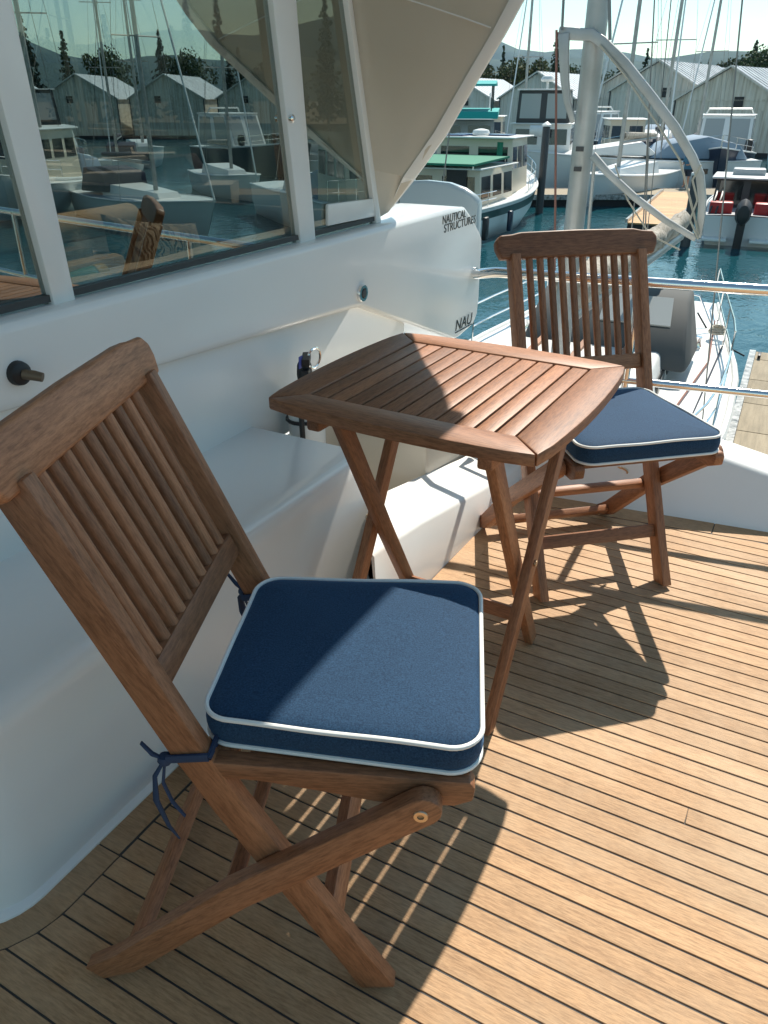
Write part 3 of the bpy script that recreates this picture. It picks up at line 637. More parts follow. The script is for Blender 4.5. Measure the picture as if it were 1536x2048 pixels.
# trawler (green stripe)
tr=thing('trawler','cream and white trawler with dark green hull stripe and green canvas awning','boat',(25.6,12.35,WZ),R(2))
rg=put_hull(tr,11.2,4.3,2.0,1.35,M['boatwhite'],M['boatwhite'],M['boatgreen'],t0=.86,full=.42)
cabin(tr,'aft_cabin',1.1,4.6,3.3,3.4,1.2,2.75,M['boatcream'],.05,.05,3,None,M['boatwhite'],.16,(.28,.82))
cabin(tr,'wheelhouse',4.65,7.2,3.2,2.9,1.25,3.75,M['boatcream'],.25,.0,3,None,M['boatwhite'],.2,(.5,.86))
MB().box((1.09,-.75,2.0),(.05,.75,1.45)).build('doorway',M['black'],tr)
o=MB(); o.prism([(.2,2.95),(3.9,3.02),(3.9,3.1),(.2,3.03)],-1.7,1.7,'XZ'); o.build('awning',M['canvasgreen'],tr)
for xx in (.4,3.7):
    for yy in(-1.6,1.6): MB().tube([(xx,yy,2.8),(xx,yy,3.0)],.02,6).build('awning_post',M['steel'],tr)
for xx,yy in ((5.6,-.7),(5.6,.7),(4.9,.9)): MB().box((xx,yy,3.86),(.9,1.0,.04)).build('solar_panel',M['solar'],tr)
MB().lathe([(0,0),(.3,0),(.34,.08),(.3,.2),(.1,.26),(0,.27)],(5.1,-.1,3.85),18).build('radar_dome',M['boatwhite'],tr,smooth=True)
MB().tube([(4.75,-1.05,3.0),(4.75,-1.05,3.6)],.16,8).build('rolled_curtain',M['canvasgreen'],tr,smooth=True)
MB().tube([(-.02,.3,1.3),(-.25,.3,4.6)],.025,6).build('flag_staff',M['boatwhite'],tr)
fl=[]
o=MB(); o.loft([[(-.22+.03*math.sin(k*1.4),.3+.0+.06*math.sin(k*1.1),4.25-k*.17),(-.22-.16+.04*math.sin(k*1.3+1),.3-.14+.05*math.sin(k*1.7),4.15-k*.17)] for k in range(8)],False,False); o.build('flag',M['red'],tr,smooth=True)
rails(tr,rg,8,17,.7); rails(tr,rg,0,4,.55); tr.scale=(1,1,.84)
MB().box((.35,-2.17,.65),(.35,.16,.9)).build('fender',M['black'],tr,bev=.06); MB().box((2.6,-2.30,.65),(.3,.16,.85)).build('fender',M['boatnavy'],tr,bev=.06)
# flybridge cruiser behind trawler
fb=thing('flybridge_cruiser','white flybridge cruiser with black framed enclosure moored behind the trawler','boat',(46,15.2,WZ),R(12))
rg=put_hull(fb,11,4,2.2,1.6,M['boatwhite'],M['boatwhite']); cabin(fb,'saloon',1.2,7,3.4,3.0,1.6,3.2,M['boatwhite'],.9,.1,4,None,M['boatwhite'],.15); cabin(fb,'flybridge_enclosure',1.4,4.4,3.0,2.8,3.25,4.9,M['darkgrey'],.35,.1,3,M['vinyl'],M['boatwhite'],.1,(.15,.9))
MB().lathe([(0,0),(.35,0),(.4,.1),(.3,.25),(0,.3)],(2.5,0,5.35),16).build('radar_dome',M['boatwhite'],fb,smooth=True); MB().tube([(2.5,0,4.9),(2.5,0,5.4)],.06,6).build('radar_mast',M['boatwhite'],fb); rails(fb,rg,9,17,.7)
MB().tube([(.2,-.5,2.9),(.2,.5,2.9)],.3,10).build('rolled_dinghy',M['boatwhite'],fb,smooth=True)
# teal canvas cruiser
tc_=thing('canopy_cruiser','dark hulled motor cruiser with bright teal canvas tops','boat',(45,19.3,WZ),R(20))
rg=put_hull(tc_,11,4,2.1,1.5,M['boatgreen'],M['boatgrey']); cabin(tc_,'saloon',.8,7,3.5,3.0,1.5,3.4,M['boatgrey'],.9,.1,4,None,None)
o=MB(); o.prism([(-.4,5.1),(1.5,5.3),(3.8,5.15),(3.8,5.22),(1.5,5.4),(-.4,5.2)],-1.7,1.7,'XZ'); o.build('bimini',M['canvasteal'],tc_); o=MB(); o.prism([(-.9,3.5),(3.8,3.75),(4.0,4.0),(-.9,3.85)],-1.9,1.9,'XZ'); o.build('lower_canvas',M['canvasteal'],tc_)
for xx in (0,3.4):
    for yy in(-1.5,1.5): MB().tube([(xx,yy,3.8),(xx,yy,5.15)],.04,6).build('bimini_post',M['darkgrey'],tc_)
# outboard pilothouse boat
ob=thing('pilothouse_boat','white open pilothouse boat with red stern seats and large black outboard engine','boat',(30.0,2.55,WZ),R(6))
rg=put_hull(ob,7.2,2.5,1.35,.95,M['boatwhite'],M['boatgrey'],None,t0=.95,full=.5)
cabin(ob,'pilothouse',2.3,4.6,2.15,2.0,.95,1.95,M['darkgrey'],.35,.0,2,M['darkglass'],M['boatwhite'],.2,(.12,.92))
for yy in(-.72,.72): o=MB().box((.75,yy,1.12),(.5,.75,.42)); o.build('stern_seat',M['red'],ob,bev=.05)
MB().bb(.25,2.2,-1.12,1.12,.6,.93).build('cockpit_sole',M['boatgrey'],ob)
for yy in(-1.05,-.85,.85,1.05): MB().tube([(.15,yy,.25),(.35,yy,1.05),(.9,yy*.9,1.5),(1.9,yy*.9,1.6)],.035,6).build('rear_frame',M['darkgrey'],ob,smooth=True)
MB().bb(-.55,.12,-1.15,-.35,.18,.28).build('swim_step',M['boatwhite'],ob,bev=.03); MB().bb(-.55,.12,.35,1.15,.18,.28).build('swim_step',M['boatwhite'],ob,bev=.03)
o=MB(); o.loft([[(x_,.0+r_*.62*math.cos(a),z_+r_*math.sin(a)) for a in [2*math.pi*k/12 for k in range(12)]] for x_,r_,z_ in ((-.95,.10,1.05),(-.9,.30,1.1),(-.6,.42,1.15),(-.3,.40,1.15),(-.05,.25,1.1))]); ou=o.build('outboard_cowl',M['black'],ob,smooth=True)
o=MB(); o.prism([(-.75,.9),(-.2,.9),(-.3,.1),(-.38,-.5),(-.7,-.5),(-.62,.1)],-.13,.13,'XZ'); o.build('outboard_leg',M['black'],ob,bev=.04)
MB().box((3.4,0,2.1),(.8,1.1,.25)).build('roof_hatch',M['boatgrey'],ob,bev=.05)
# sloop behind walkway, small cruiser, dark hulled express cruiser
bs=thing('covered_cruiser','white low motor cruiser with pale blue cockpit cover moored along the walkway','boat',(51.5,4.6,WZ),R(118.5))
rg=put_hull(bs,12.5,3.8,1.9,1.5,M['boatwhite'],M['boatwhite']); o=MB(); o.prism([(.6,1.5),(6,1.6),(5,2.35),(3.0,2.7),(1.2,2.3)],-1.3,1.3,'XZ'); o.build('cockpit_cover',M['canvasblue'],bs,bev=.15); o=MB(); o.prism([(5.4,1.7),(10.5,1.75),(9,2.1),(6.5,2.45)],-1.1,1.1,'XZ'); o.build('foredeck_cabin',M['boatwhite'],bs,bev=.12)
for s in(-1,1):
    for xx in (3.4,7): MB().box((xx,s*1.84,1.0),(.9,.06,.26)).build('hull_window',M['darkglass'],bs)
sc=thing('small_cruiser','small white cabin cruiser with grey canvas moored before the sheds','boat',(61,14.4,WZ),R(200))
rg=put_hull(sc,8.5,3.1,1.9,1.3,M['boatwhite'],M['boatwhite']); cabin(sc,'wheelhouse',2.2,5.4,2.6,2.3,1.3,3.3,M['boatcream'],.4,.1,3,None,M['boatwhite'],.15,(.45,.82)); MB().tube([(3.8,0,3.35),(3.8,0,4.9)],.05,6).build('mast',M['boatwhite'],sc); rails(sc,rg,8,17,.7); o=MB(); o.prism([(-.3,1.0),(2.1,1.1),(2.1,2.3),(.4,2.0)],-1.3,1.3,'XZ'); o.build('stern_canvas',M['canvasblue'],sc,bev=.1)
ec=thing('express_cruiser','navy hulled express cruiser with arched windscreen and clear canopy','boat',(58.5,6.9,WZ),R(186))
rg=put_hull(ec,10.5,3.7,2.2,1.6,M['boatnavy'],M['boatwhite'],full=.45); cabin(ec,'canopy',1.0,4.6,3.2,2.9,1.7,3.6,M['boatwhite'],.7,.3,2,M['vinyl'],M['boatwhite'],.05,(.05,.92))
for s in(-1,1): MB().lathe([(0,-.35),(.2,-.3),(.25,0),(.2,.3),(0,.35)],(5.4,s*1.4,2.1),12).build('fender',M['black'],ec,smooth=True)
o=MB(); o.tube([(2,-1.5,3.4),(2.2,-1.2,3.95),(2.2,1.2,3.95),(2,1.5,3.4)],.05,6); o.build('radar_arch',M['boatwhite'],ec,smooth=True); rails(ec,rg,8,17,.6)
# --- neighbouring ketch with its bow towards us
kt=thing('moored_ketch','white sailing ketch with tan sail cover and grey dodger moored beside our handrail','sailboat',(15.2,2.75,WZ),R(180+3.5))
KL=12.2
rg=put_hull(kt,KL,3.75,1.55,1.15,M['boatwhite'],M['boatwhite'],None,t0=.72,full=.5,sheer=.2)
def KX(X,Y,Z): return kt.matrix_world.inverted()@V((X,Y,Z))
bpy.context.view_layer.update()
o=MB(); o.loft([[(3.6,-1.1,1.0),(3.6,1.1,1.0),(3.7,.95,1.55),(3.7,-.95,1.55)],[(6.0,-1.1,1.05),(6.0,1.1,1.05),(6.0,.95,1.62),(6.0,-.95,1.62)],[(8.6,-.75,1.15),(8.6,.75,1.15),(8.3,.6,1.55),(8.3,-.6,1.55)]]); cr=o.build('coachroof',M['boatwhite'],kt,bev=.05)
for s in(-1,1):
    for xx in (4.6,5.6,6.6): MB().box((xx,s*1.035,1.32),(.6,.05,.2)).build('portlight',M['darkglass'],cr,bev=.02)
MB().box((7.2,0,1.62),(.6,.6,.08)).build('hatch',M['solar'],cr,bev=.02); MB().box((4.6,.3,1.68),(.5,.5,.06)).build('hatch',M['vinyl'],cr,bev=.02)
for yy in (-.55,.0,.55): MB().box((5.6,yy,1.63),(2.2,.07,.04)).build('grab_rail',M['teak'],cr)
# dodger
o=MB(); o.loft([[(5.35,-.85,1.45),(5.35,1.3,1.4),(5.0,1.22,1.85),(4.95,-.8,1.85)],[(4.9,-.9,1.45),(4.9,1.33,1.4),(4.5,1.15,2.12),(4.5,-.78,2.12)],[(3.8,-.95,1.4),(3.8,1.33,1.3),(3.8,1.12,2.16),(3.8,-.82,2.16)]]); dg=o.build('dodger',M['canvasgrey'],kt,bev=.06)
MB().loft([[(4.98,.1,1.87),(4.98,1.0,1.87),(4.55,.95,2.13),(4.55,.1,2.13)],[(4.99,.1,1.89),(4.99,1.0,1.89),(4.56,.95,2.15),(4.56,.1,2.15)]]).build('dodger_window',M['vinyl'],dg)
# mast, boom
mp_=KX(7.9,2.17,0); mz=1.55
def K(X,Y,Z): return KX(X,Y,Z)
MB().loft([[(mp_.x+.115*math.cos(a),mp_.y+.095*math.sin(a),z) for a in [2*math.pi*k/20 for k in range(20)]] for z in (mz,17)]).build('mast',M['alu'],kt,smooth=True,auto=60)
for zz in (3.85,4.02): MB().box((mp_.x+.11,mp_.y+.0,zz),(.03,.07,.04)).build('mast_plate',M['darkgrey'],kt)
bm0=V((mp_.x-.15,mp_.y,2.38)); bm1=K(12.4,1.84,-.52)
MB().tube([bm0,bm1],.075,10).build('boom',M['alu'],kt,smooth=True)
rs=[];rnd=random.Random(4)
pts=[bm0.lerp(bm1,k/26) for k in range(27)]
for i,p in enumerate(pts):
    t=i/26; w_=.20*(1-.45*t)+rnd.uniform(-.025,.025); h_=.42*(1-.45*t)+rnd.uniform(-.04,.04); ph=rnd.uniform(-.2,.2)
    rs.append([p+V((0,w_*math.sin(a+.0)*(1+.12*math.sin(3*a+ph*9)),.07+h_*.5*(1+math.cos(a))*(1+.08*math.sin(5*a+i)))) for a in [2*math.pi*k/14 for k in range(14)]])
MB().loft(rs).build('sail_cover',M['canvastan'],kt,smooth=True,auto=70)
# curved lifting arms on the mast
def flatarm(pix,w0,w1,th,name,X0=7.9,Xs=None):
    pts=[]
    for i,(a,b) in enumerate(pix):
        Xp=X0 if Xs is None else Xs[i]; q=onX(a,b,Xp); pts.append(K(q.x,q.y,q.z))
    rings=[]
    for i,p in enumerate(pts):
        t=(pts[min(i+1,len(pts)-1)]-pts[max(i-1,0)]).normalized(); s=t.cross(V((1,0,0))).normalized(); w=w0+(w1-w0)*i/(len(pts)-1); d=V((th,0,0))
        rings.append([p+s*w/2+d,p-s*w/2+d,p-s*w/2-d,p+s*w/2-d])
    return MB().loft(rings).build(name,M['alu'],kt,bev=.012)
a1=flatarm([(1118,66),(1150,68),(1185,70),(1205,84),(1250,128),(1300,190),(1350,255),(1385,315),(1400,350),(1405,400),(1402,440),(1396,475)],.10,.06,.03,'lifting_arm',Xs=[7.75]*12)
flatarm([(1128,66),(1128,110),(1130,160),(1135,205),(1147,245)],.10,.05,.025,'lifting_arm',Xs=[7.72]*5)
flatarm([(1185,310),(1215,345),(1270,395),(1330,440),(1392,478)],.07,.05,.025,'lifting_arm',Xs=[7.7]*5)
def kt_line(pix,r,m,X,name):
    pts=[]
    for a,b in pix: q=onX(a,b,X); pts.append(K(q.x,q.y,q.z))
    MB().tube(pts,r,6).build(name,m,kt,smooth=True)
kt_line([(1113,60),(1112,240),(1110,470),(1108,700)],.011,M['redrope'],7.7,'halyard')
kt_line([(1200,90),(1250,150),(1310,240),(1360,320),(1398,470)],.010,M['rope'],7.7,'tackle_line')
kt_line([(1218,-40),(1220,80)],.014,M['wire'],7.6,'shackle_line'); kt_line([(1130,-60),(1124,60)],.012,M['wire'],7.7,'topping_lift')
kt_line([(1190,310),(1180,420),(1172,520)],.016,M['alu'],7.72,'mast_strut'); kt_line([(1230,330),(1255,400),(1300,470),(1360,500)],.007,M['rope'],7.7,'tackle_line')
kt_line([(1397,478),(1380,440),(1395,400),(1385,360),(1402,330)],.010,M['rope'],7.65,'tackle_line')
for a,b in (((1300,190),(1290,480)),((1330,240),(1322,300)),((1270,395),(1262,470)),((1310,-20),(1285,480))): kt_line([a,b],.006,M['wire'],7.9,'rigging')
for xx,yy,zz in ((3.2,1.25,1.2),(3.2,-1.25,1.2),(6.4,.55,1.62),(6.4,-.55,1.62),(8.9,.9,1.25)): MB().lathe([(0,0),(.09,0),(.07,.06),(.085,.14),(0,.16)],(xx,yy,zz),14).build('winch',M['steel'],kt,smooth=True)
for xx,yy in ((9.6,.55),(2.6,1.5),(7.6,1.45)):
    b_=MB()
    for q in range(3): b_.tube([(xx+(.16-.02*q)*math.cos(a),yy+(.12-.015*q)*math.sin(a),1.30+.03*q) for a in [2*math.pi*j/16 for j in range(16)]],.018,5,True)
    b_.build('rope_coil',M['rope'],kt,smooth=True)
MB().tube([(10.6,-.1,1.45),(9,.5,1.36),(7,1.25,1.30),(4,1.5,1.22),(1.5,1.4,1.2)],.012,5).build('jib_sheet',M['redrope'],kt,smooth=True)
MB().tube([(10.8,.1,1.45),(9,.9,1.33),(6.6,1.5,1.25),(3,1.62,1.2)],.010,5).build('jack_line',M['canvasnavy'],kt,smooth=True)
for xx in (9.4,10.2): MB().box((xx,0,1.48),(.5,.5,.07)).build('deck_hatch',M['vinyl'],kt,bev=.02)
rails(kt,rg,0,7,.62); rails(kt,rg,7,16,.55)
# pushpit curves and mooring lines
kt_line([(1372,585),(1400,592),(1418,640),(1440,680)],.016,M['steel'],13.2,'pushpit')
kt_line([(1395,625),(1415,660),(1447,690),(1489,712)],.014,M['black'],13.4,'mooring_line')
for (a,b) in ((K(14.4,2.5,-2.1),K(14.5,2.5,5)),): pass
tip=V((mp_.x,mp_.y,16.9))
for q in (V((KL-.2,0,1.6)),V((.1,0,1.2)),V((mp_.x-.4,1.65,1.3)),V((mp_.x-.4,-1.65,1.3))): MB().tube([q,tip],.008,5).build('stay',M['wire'],kt)
# --- far sailboats (meshes shared between copies)
def sailboat(label,loc,rz,L_,mh,cover,hm,group='sailboats in the marina'):
    t=thing('sailboat',label,'sailboat',loc,rz,group); rg=put_hull(t,L_,L_*.3,1.45,1.1,hm,M['boatwhite'],None,t0=.7,n=12,sheer=.2)
    o=MB(); o.loft([[(L_*.28,-1,1),(L_*.28,1,1),(L_*.29,.85,1.65),(L_*.29,-.85,1.65)],[(L_*.7,-.6,1.1),(L_*.7,.6,1.1),(L_*.67,.5,1.5),(L_*.67,-.5,1.5)]]); o.build('coachroof',M['boatwhite'],t)
    mx=L_*.58; MB().tube([(mx,0,1.4),(mx,0,mh)],[.11,.085],8).build('mast',M['alu'],t,smooth=True)
    MB().tube([(mx,0,2.6),(L_*.15,0,2.7)],.07,8).build('boom',M['alu'],t,smooth=True)
    rs=[[(mx-.1-k*(mx-L_*.17)/8,.17*math.sin(a)*(1-.05*k),2.72+.36*(1-.06*k)*(.5+.5*math.cos(a))) for a in [2*math.pi*j/8 for j in range(8)]] for k in range(9)]; MB().loft(rs).build('sail_cover',cover,t,smooth=True)
    for zz in (mh*.48,mh*.74): MB().tube([(mx,-1.1,zz),(mx,1.1,zz)],.03,5).build('spreader',M['alu'],t)
    st=[((L_,0,1.5),(mx,0,mh-.3),.045),((0.05,0,1.2),(mx,0,mh),.012)]+[((mx-.2,s*L_*.145,1.2),(mx,s*1.1,mh*.48),.010) for s in(-1,1)]+[((mx,s*1.1,mh*.48),(mx,0,mh*.97),.010) for s in(-1,1)]
    for a,b,r_ in st: MB().tube([a,b],r_,5).build('forestay' if r_>.04 else 'stay',M['boatwhite'] if r_>.04 else M['wire'],t)
    if cover is M['canvasnavy']: o=MB(); o.prism([(.1*L_,1.2),(.34*L_,1.3),(.33*L_,2.1),(.16*L_,2.3)],-1.1,1.1,'XZ'); o.build('spray_hood',cover,t,bev=.08)
    return t
sb=[]
sb.append(sailboat('white sloop with navy sail cover before the weathered shed',(59.5,11.6,WZ),R(195),11.5,15.5,M['canvasnavy'],M['boatwhite']))
sb.append(sailboat('white sloop with tan sail cover moored in front of the dark hulled cruiser',(47.5,8.6,WZ),R(170),10,14,M['canvastan'],M['boatwhite']))
near=[(66,21.5,185,.95),(69,2.0,190,1.1),(73,9.2,175,1),(52,1.2,200,.9)]
lab=['white sloop with navy sail cover lying behind the trawler and piling','white sloop with tall mast in front of the right hand sheds','white sloop close under the gable of the weathered shed','white sloop with tan sail cover behind the outboard boat']
for (X,Y,rz,s),lb in zip(near,lab):
    c=copytree(sb[0] if s!=.9 else sb[1]); c.location=(X,Y,WZ); c.rotation_euler=(0,0,R(rz)); c.scale=(s,s,s); c['label']=lb
# sailboats seen mirrored in the windows
rnd=random.Random(11); k=0
for X,Y in ((34,-13),(30,-19),(41,-22),(37,-29),(31,-33),(48,-31),(44,-42),(34,-46),(55,-24),(52,-49),(60,-40),(40,-56),(26,-26),(24,-37)):
    c=copytree(sb[k%2]); c.location=(X,Y,WZ); s=rnd.uniform(.8,1.15); c.scale=(s,s,s); c.rotation_euler=(0,0,R(rnd.uniform(95,150))); c['label']='white sailboat with bare mast mirrored in the cabin windows'; c['group']='sailboats mirrored in the windows'; k+=1
for X,Y in ((30,24),(38,33),(27,31),(46,42),(36,45)):
    c=copytree(sb[k%2]); c.location=(X,Y,WZ); c.rotation_euler=(0,0,R(rnd.uniform(95,150))); c['label']='white sailboat seen through the cabin windows'; c['group']='sailboats seen through the windows'; k+=1
for X,Y,src in ((27,-14,sc),(33,-39,fb),(47,-37,ec),(39,-16,bs),(29,-30,sc),(56,-33,fb)):
    c=copytree(src); c.location=(X,Y,WZ); c.rotation_euler=(0,0,R(rnd.uniform(80,160))); c['label']='white motor boat mirrored in the cabin windows'; c['group']='motor boats mirrored in the windows'
for X,Y,rz,src,lb in ((66,26,200,sc,'small white cabin cruiser half behind the teal canopied boat'),(70,17.5,170,ec,'navy hulled cruiser close under the tall grey shed'),(66,3.2,195,fb,'white flybridge cruiser moored beside the end shed'),(56,-1.5,190,sc,'small white cabin cruiser beyond the outboard boat'),(74,13.5,185,bs,'white cruiser with blue cover below the weathered shed'),(40,.2,186,bs,'white cruiser with blue cover behind the pilothouse boat roof')):
    c=copytree(src); c.location=(X,Y,WZ); c.rotation_euler=(0,0,R(rz)); c['label']=lb
# --- boat sheds
def shed(label,X,Y,w,l,he,hr_,rz,wm,rm,group='boat sheds along the shore'):
    t=thing('boat_shed',label,'shed',(X,Y,WZ),rz,group)
    o=MB(); n=int(w/.45); 
    # gable wall facing -x, corrugated
    def top(y): return he+(hr_-he)*(1-abs(y)/(w/2))
    ys=[-w/2+w*i/(2*n) for i in range(2*n+1)]; vs=[]; fs=[]
    for i,y in enumerate(ys):
        dx=-.05 if i%2 else 0; vs+= [(dx,y,.3),(dx,y,top(y))]
    for i in range(2*n): fs.append((2*i,2*i+2,2*i+3,2*i+1))
    o.add(vs,fs); o.bb(.02,l,-w/2,-w/2+.1,.3,he); o.bb(.02,l,w/2-.1,w/2,.3,he); o.add([(l,-w/2,.3),(l,w/2,.3),(l,w/2,he),(l,0,hr_),(l,-w/2,he)],[(0,1,2,3,4)]); o.build('wall',wm,t)
    for s in(-1,1):
        r_=MB(); e=V((0,s*(w/2+.25),he-.12)); p=V((0,0,hr_+.08)); d=V((0,0,.07))
        r_.loft([[p+V((-.35,0,0)),e+V((-.35,0,0)),e+V((-.35,0,0))+d,p+V((-.35,0,0))+d],[p+V((l,0,0)),e+V((l,0,0)),e+V((l,0,0))+d,p+V((l,0,0))+d]]); ro=r_.build('roof',rm,t)
        for i in range(0,int(l),1): MB().loft([[p+V((i,0,.075)),e+V((i,0,.075)),e+V((i,0,.115)),p+V((i,0,.115))],[p+V((i+.08,0,.075)),e+V((i+.08,0,.075)),e+V((i+.08,0,.115)),p+V((i+.08,0,.115))]]).build('roof_rib',rm,ro)
        tr_=MB(); tr_.loft([[p+V((-.38,0,-.05)),e+V((-.38,0,-.05)),e+V((-.38,0,.12)),p+V((-.38,0,.12))],[p+V((-.35,0,-.05)),e+V((-.35,0,-.05)),e+V((-.35,0,.12)),p+V((-.35,0,.12))]]); tr_.build('barge_board',M['shedwall'],t)
    MB().bb(-.2,l,-w/2-.1,w/2+.1,-.3,.32).build('float',M['dockside'],t)
    MB().bb(-.09,-.03,-w/2,w/2,he-.06,he+.06).build('eave_trim',wm,t)
    for s in(-1,1): MB().bb(-.10,-.02,s*w/2-.06,s*w/2+.06,.3,he).build('corner_post',M['darkgrey'],t)
    MB().bb(-.085,-.055,-w*.36,w*.36,.34,he*.82).build('sliding_door',wm,t)
    MB().box((-.06,-w*.12,he*.97),(.06,.8,.8)).build('vent',M['black'],t)
    return t
shed('grey gabled boat shed with a bright white roof, behind the flybridge cruiser',92,31.0,8.6,16,4.6,7.0,R(-3),M['shedwall'],M['shedroof'])
shed('grey gabled boat shed whose white roof is crossed by the ketch mast',93,22.2,8.6,16,4.6,6.9,R(-6),M['shedwall'],M['shedroof'])
shed('tall grey boat shed with square vent and ribbed pale roof',86,17.2,9.0,18,5.2,7.6,R(-9),M['shedwall'],M['shedroof2'])
shed('weathered brown streaked boat shed behind the navy sail cover',82,10.2,9.2,18,4.4,6.9,R(-13),M['shedrust'],M['shedroof2'])
shed('grey boat shed at the end of the row beyond the express cruiser',84,.8,9.2,18,4.4,6.6,R(-16),M['shedwall'],M['shedroof2'])
shed('grey boat shed with white roof half hidden by the cabin wing',92,40.5,9,16,4.4,6.6,R(2),M['shedwall'],M['shedroof'])
shed('small grey shed roof showing between the two larger gables',108,15.0,8,12,5.4,7.6,R(-10),M['shedwall'],M['shedroof2'])
shed('distant small grey shed beyond the right hand gable',112,9.2,7,12,5.0,7.0,R(-12),M['shedwall'],M['shedroof2'])
s0=None
for i,(X,Y,a) in enumerate([(X_*1.32,Y_*1.32,a_) for X_,Y_,a_ in ((82,-12,-5),(80,-19.5,-8),(77.5,-27,-12),(75,-34.5,-15),(72,-42,-18),(68.5,-49.5,-22),(64.5,-57,-26),(60,-64,-30),(54,-71,-34))]):
    if s0 is None: s0=shed('grey gabled boat shed mirrored in the cabin windows',X,Y,9.6,18,4.6,7.2,R(a),M['shedrust'],M['shedroof'],'boat sheds mirrored in the windows')
    else:
        c=copytree(s0); c.location=(X,Y,WZ); c.rotation_euler=(0,0,R(a))
# --- trees
def leafquad(mb,p,s,rnd):
    n=V((rnd.gauss(0,1),rnd.gauss(0,1),rnd.gauss(0,1)+.4)).normalized(); a=n.orthogonal().normalized(); b=n.cross(a); a=a*s*rnd.uniform(.6,1.2); b=b*s*rnd.uniform(.4,1)
    mb.add([p-a,p+b*.8,p+a,p-b*.8],[(0,1,2,3)])
def conifer(seed,h=14,w=2.6,m=None):
    rnd=random.Random(seed); mb=MB(); n=34
    for k in range(n):
        t=(k+rnd.random())/n; z=h*(.12+.88*t); r_=w*(1-t)**.8*rnd.uniform(.65,1.15)+.15
        nb=int(4+7*(1-t))
        for j in range(nb):
            a=rnd.uniform(0,6.283); rr_=r_*rnd.uniform(.55,1.1)
            for q in range(9):
                u=rnd.uniform(.1,1); p=V((math.cos(a)*rr_*u,math.sin(a)*rr_*u,z-.28*rr_*u+rnd.gauss(0,.12))); leafquad(mb,p,.34*(1.15-.45*t),rnd)
    me=mb.build('crown',m); tk=MB().tube([(0,0,-.3),(0,0,h*.5),(0,0,h*.96)],[.24,.16,.03],8).build('trunk',M['bark']); return me,tk
def broad(seed,h=9,w=4,m=None):
    rnd=random.Random(seed); mb=MB(); bl=[(V((rnd.gauss(0,w*.42),rnd.gauss(0,w*.42),h*rnd.uniform(.4,.88))),w*rnd.uniform(.25,.5)) for _ in range(15)]
    for c,r_ in bl:
        for q in range(240):
            d=V((rnd.gauss(0,1),rnd.gauss(0,1),rnd.gauss(0,1))).normalized()*r_*rnd.uniform(.55,1.06); leafquad(mb,c+d,.27,rnd)
    me=mb.build('crown',m); tk=MB(); tk.tube([(0,0,-.3),(0,0,h*.35),(.1,0,h*.6)],[.3,.22,.1],8)
    for c,r_ in bl[:6]: tk.tube([(0,0,h*.3),c*.6+V((0,0,h*.1)),c],[.14,.09,.04],6)
    return me,tk.build('trunk',M['bark'])
proto=[conifer(1,15,2.7,M['foliage'][0]),conifer(2,13,3.0,M['foliage'][1]),conifer(3,16,2.3,M['foliage'][0]),broad(4,9,4.2,M['foliage'][2]),broad(5,10,4.5,M['foliage'][3])]
tnames=['dark_conifer','dark_conifer','slender_conifer','olive_tree','broadleaf_tree']
used=set()
def tree(kind,X,Y,s,label,group):
    t=thing(tnames[kind],label,'tree',(X,Y,DZ+.3),random.uniform(0,6.28),group); t.scale=(s,s,s*random.uniform(.9,1.1))
    for q in proto[kind]:
        if q.name in used: c=q.copy(); COL.objects.link(c)
        else: c=q; used.add(q.name)
        c.parent=t
rnd=random.Random(21); tl=['dark green conifer in the tree line behind the boat sheds','bluish green conifer in the tree line behind the boat sheds','slender tall conifer rising above the trees behind the sheds','olive brown rounded tree behind the boat sheds','green rounded leafy tree behind the boat sheds']
# in view : azimuth, distance, kind, scale
for a,D,kd,s in ((25.6,150,0,.85),(24.5,146,3,1.0),(23.4,165,4,.9),(22.6,142,3,1.05),(21.8,150,1,.85),(20.9,160,2,.85),(20.2,148,1,.8),(19.2,138,3,1.15),(18.3,145,0,.85),(17.6,150,0,.9),(16.6,155,4,1),(15.6,150,0,.75),(14.6,152,1,.7),(13.6,160,0,.85),(12.9,158,4,.9),(12.1,150,0,.82),(11.3,155,1,.8),(10.6,160,0,.7),(9.7,150,1,.72),(9.0,152,4,.95),(8.4,158,0,.8),(7.6,150,1,.7),(6.9,160,0,.9),(6.2,152,4,1.0),(5.6,150,4,1.2),(5.0,156,0,1.0),(4.2,150,1,1.05),(3.2,155,0,1.0),(2.0,150,4,1.2)):
    for dd,ss in ((0,1),(7,.95),(16,1.05)):
        tree(kd if dd==0 else rnd.choice([4,3,4,1]),(D+dd)*math.cos(R(a+dd*.06)),(D+dd)*math.sin(R(a+dd*.06)),s*ss*.86*rnd.uniform(.9,1.1),'',''); o=[x for x in COL.objects if x.type=='EMPTY'][-1]
        kk=tnames.index(o.name.split('.')[0]); o['label']=tl[kk].replace('the boat sheds',next(n_ for lim,n_ in ((22.5,'the shed half hidden by the cabin wing'),(18.2,'the shed beyond the flybridge cruiser'),(14.5,'the shed crossed by the mast'),(10.4,'the tall shed with the square vent'),(6.8,'the weathered brown shed'),(-90,'the end shed beyond the express cruiser')) if a>lim)).replace('the sheds','the sheds by '+('the mast' if a>12 else 'the weathered gable')) ; o['group']='trees behind the boat sheds'
for i in range(16):
    a=31+i*1.6+rnd.uniform(-.5,.5); D=rnd.uniform(120,150); kd=rnd.choice([0,1,3,4,0]); tree(kd,D*math.cos(R(a)),D*math.sin(R(a)),rnd.uniform(.8,1.2),{0:'dark conifer',1:'bluish conifer',3:'olive tree',4:'leafy green tree'}[kd]+' on the shore seen through the cabin windows','trees seen through the cabin windows')
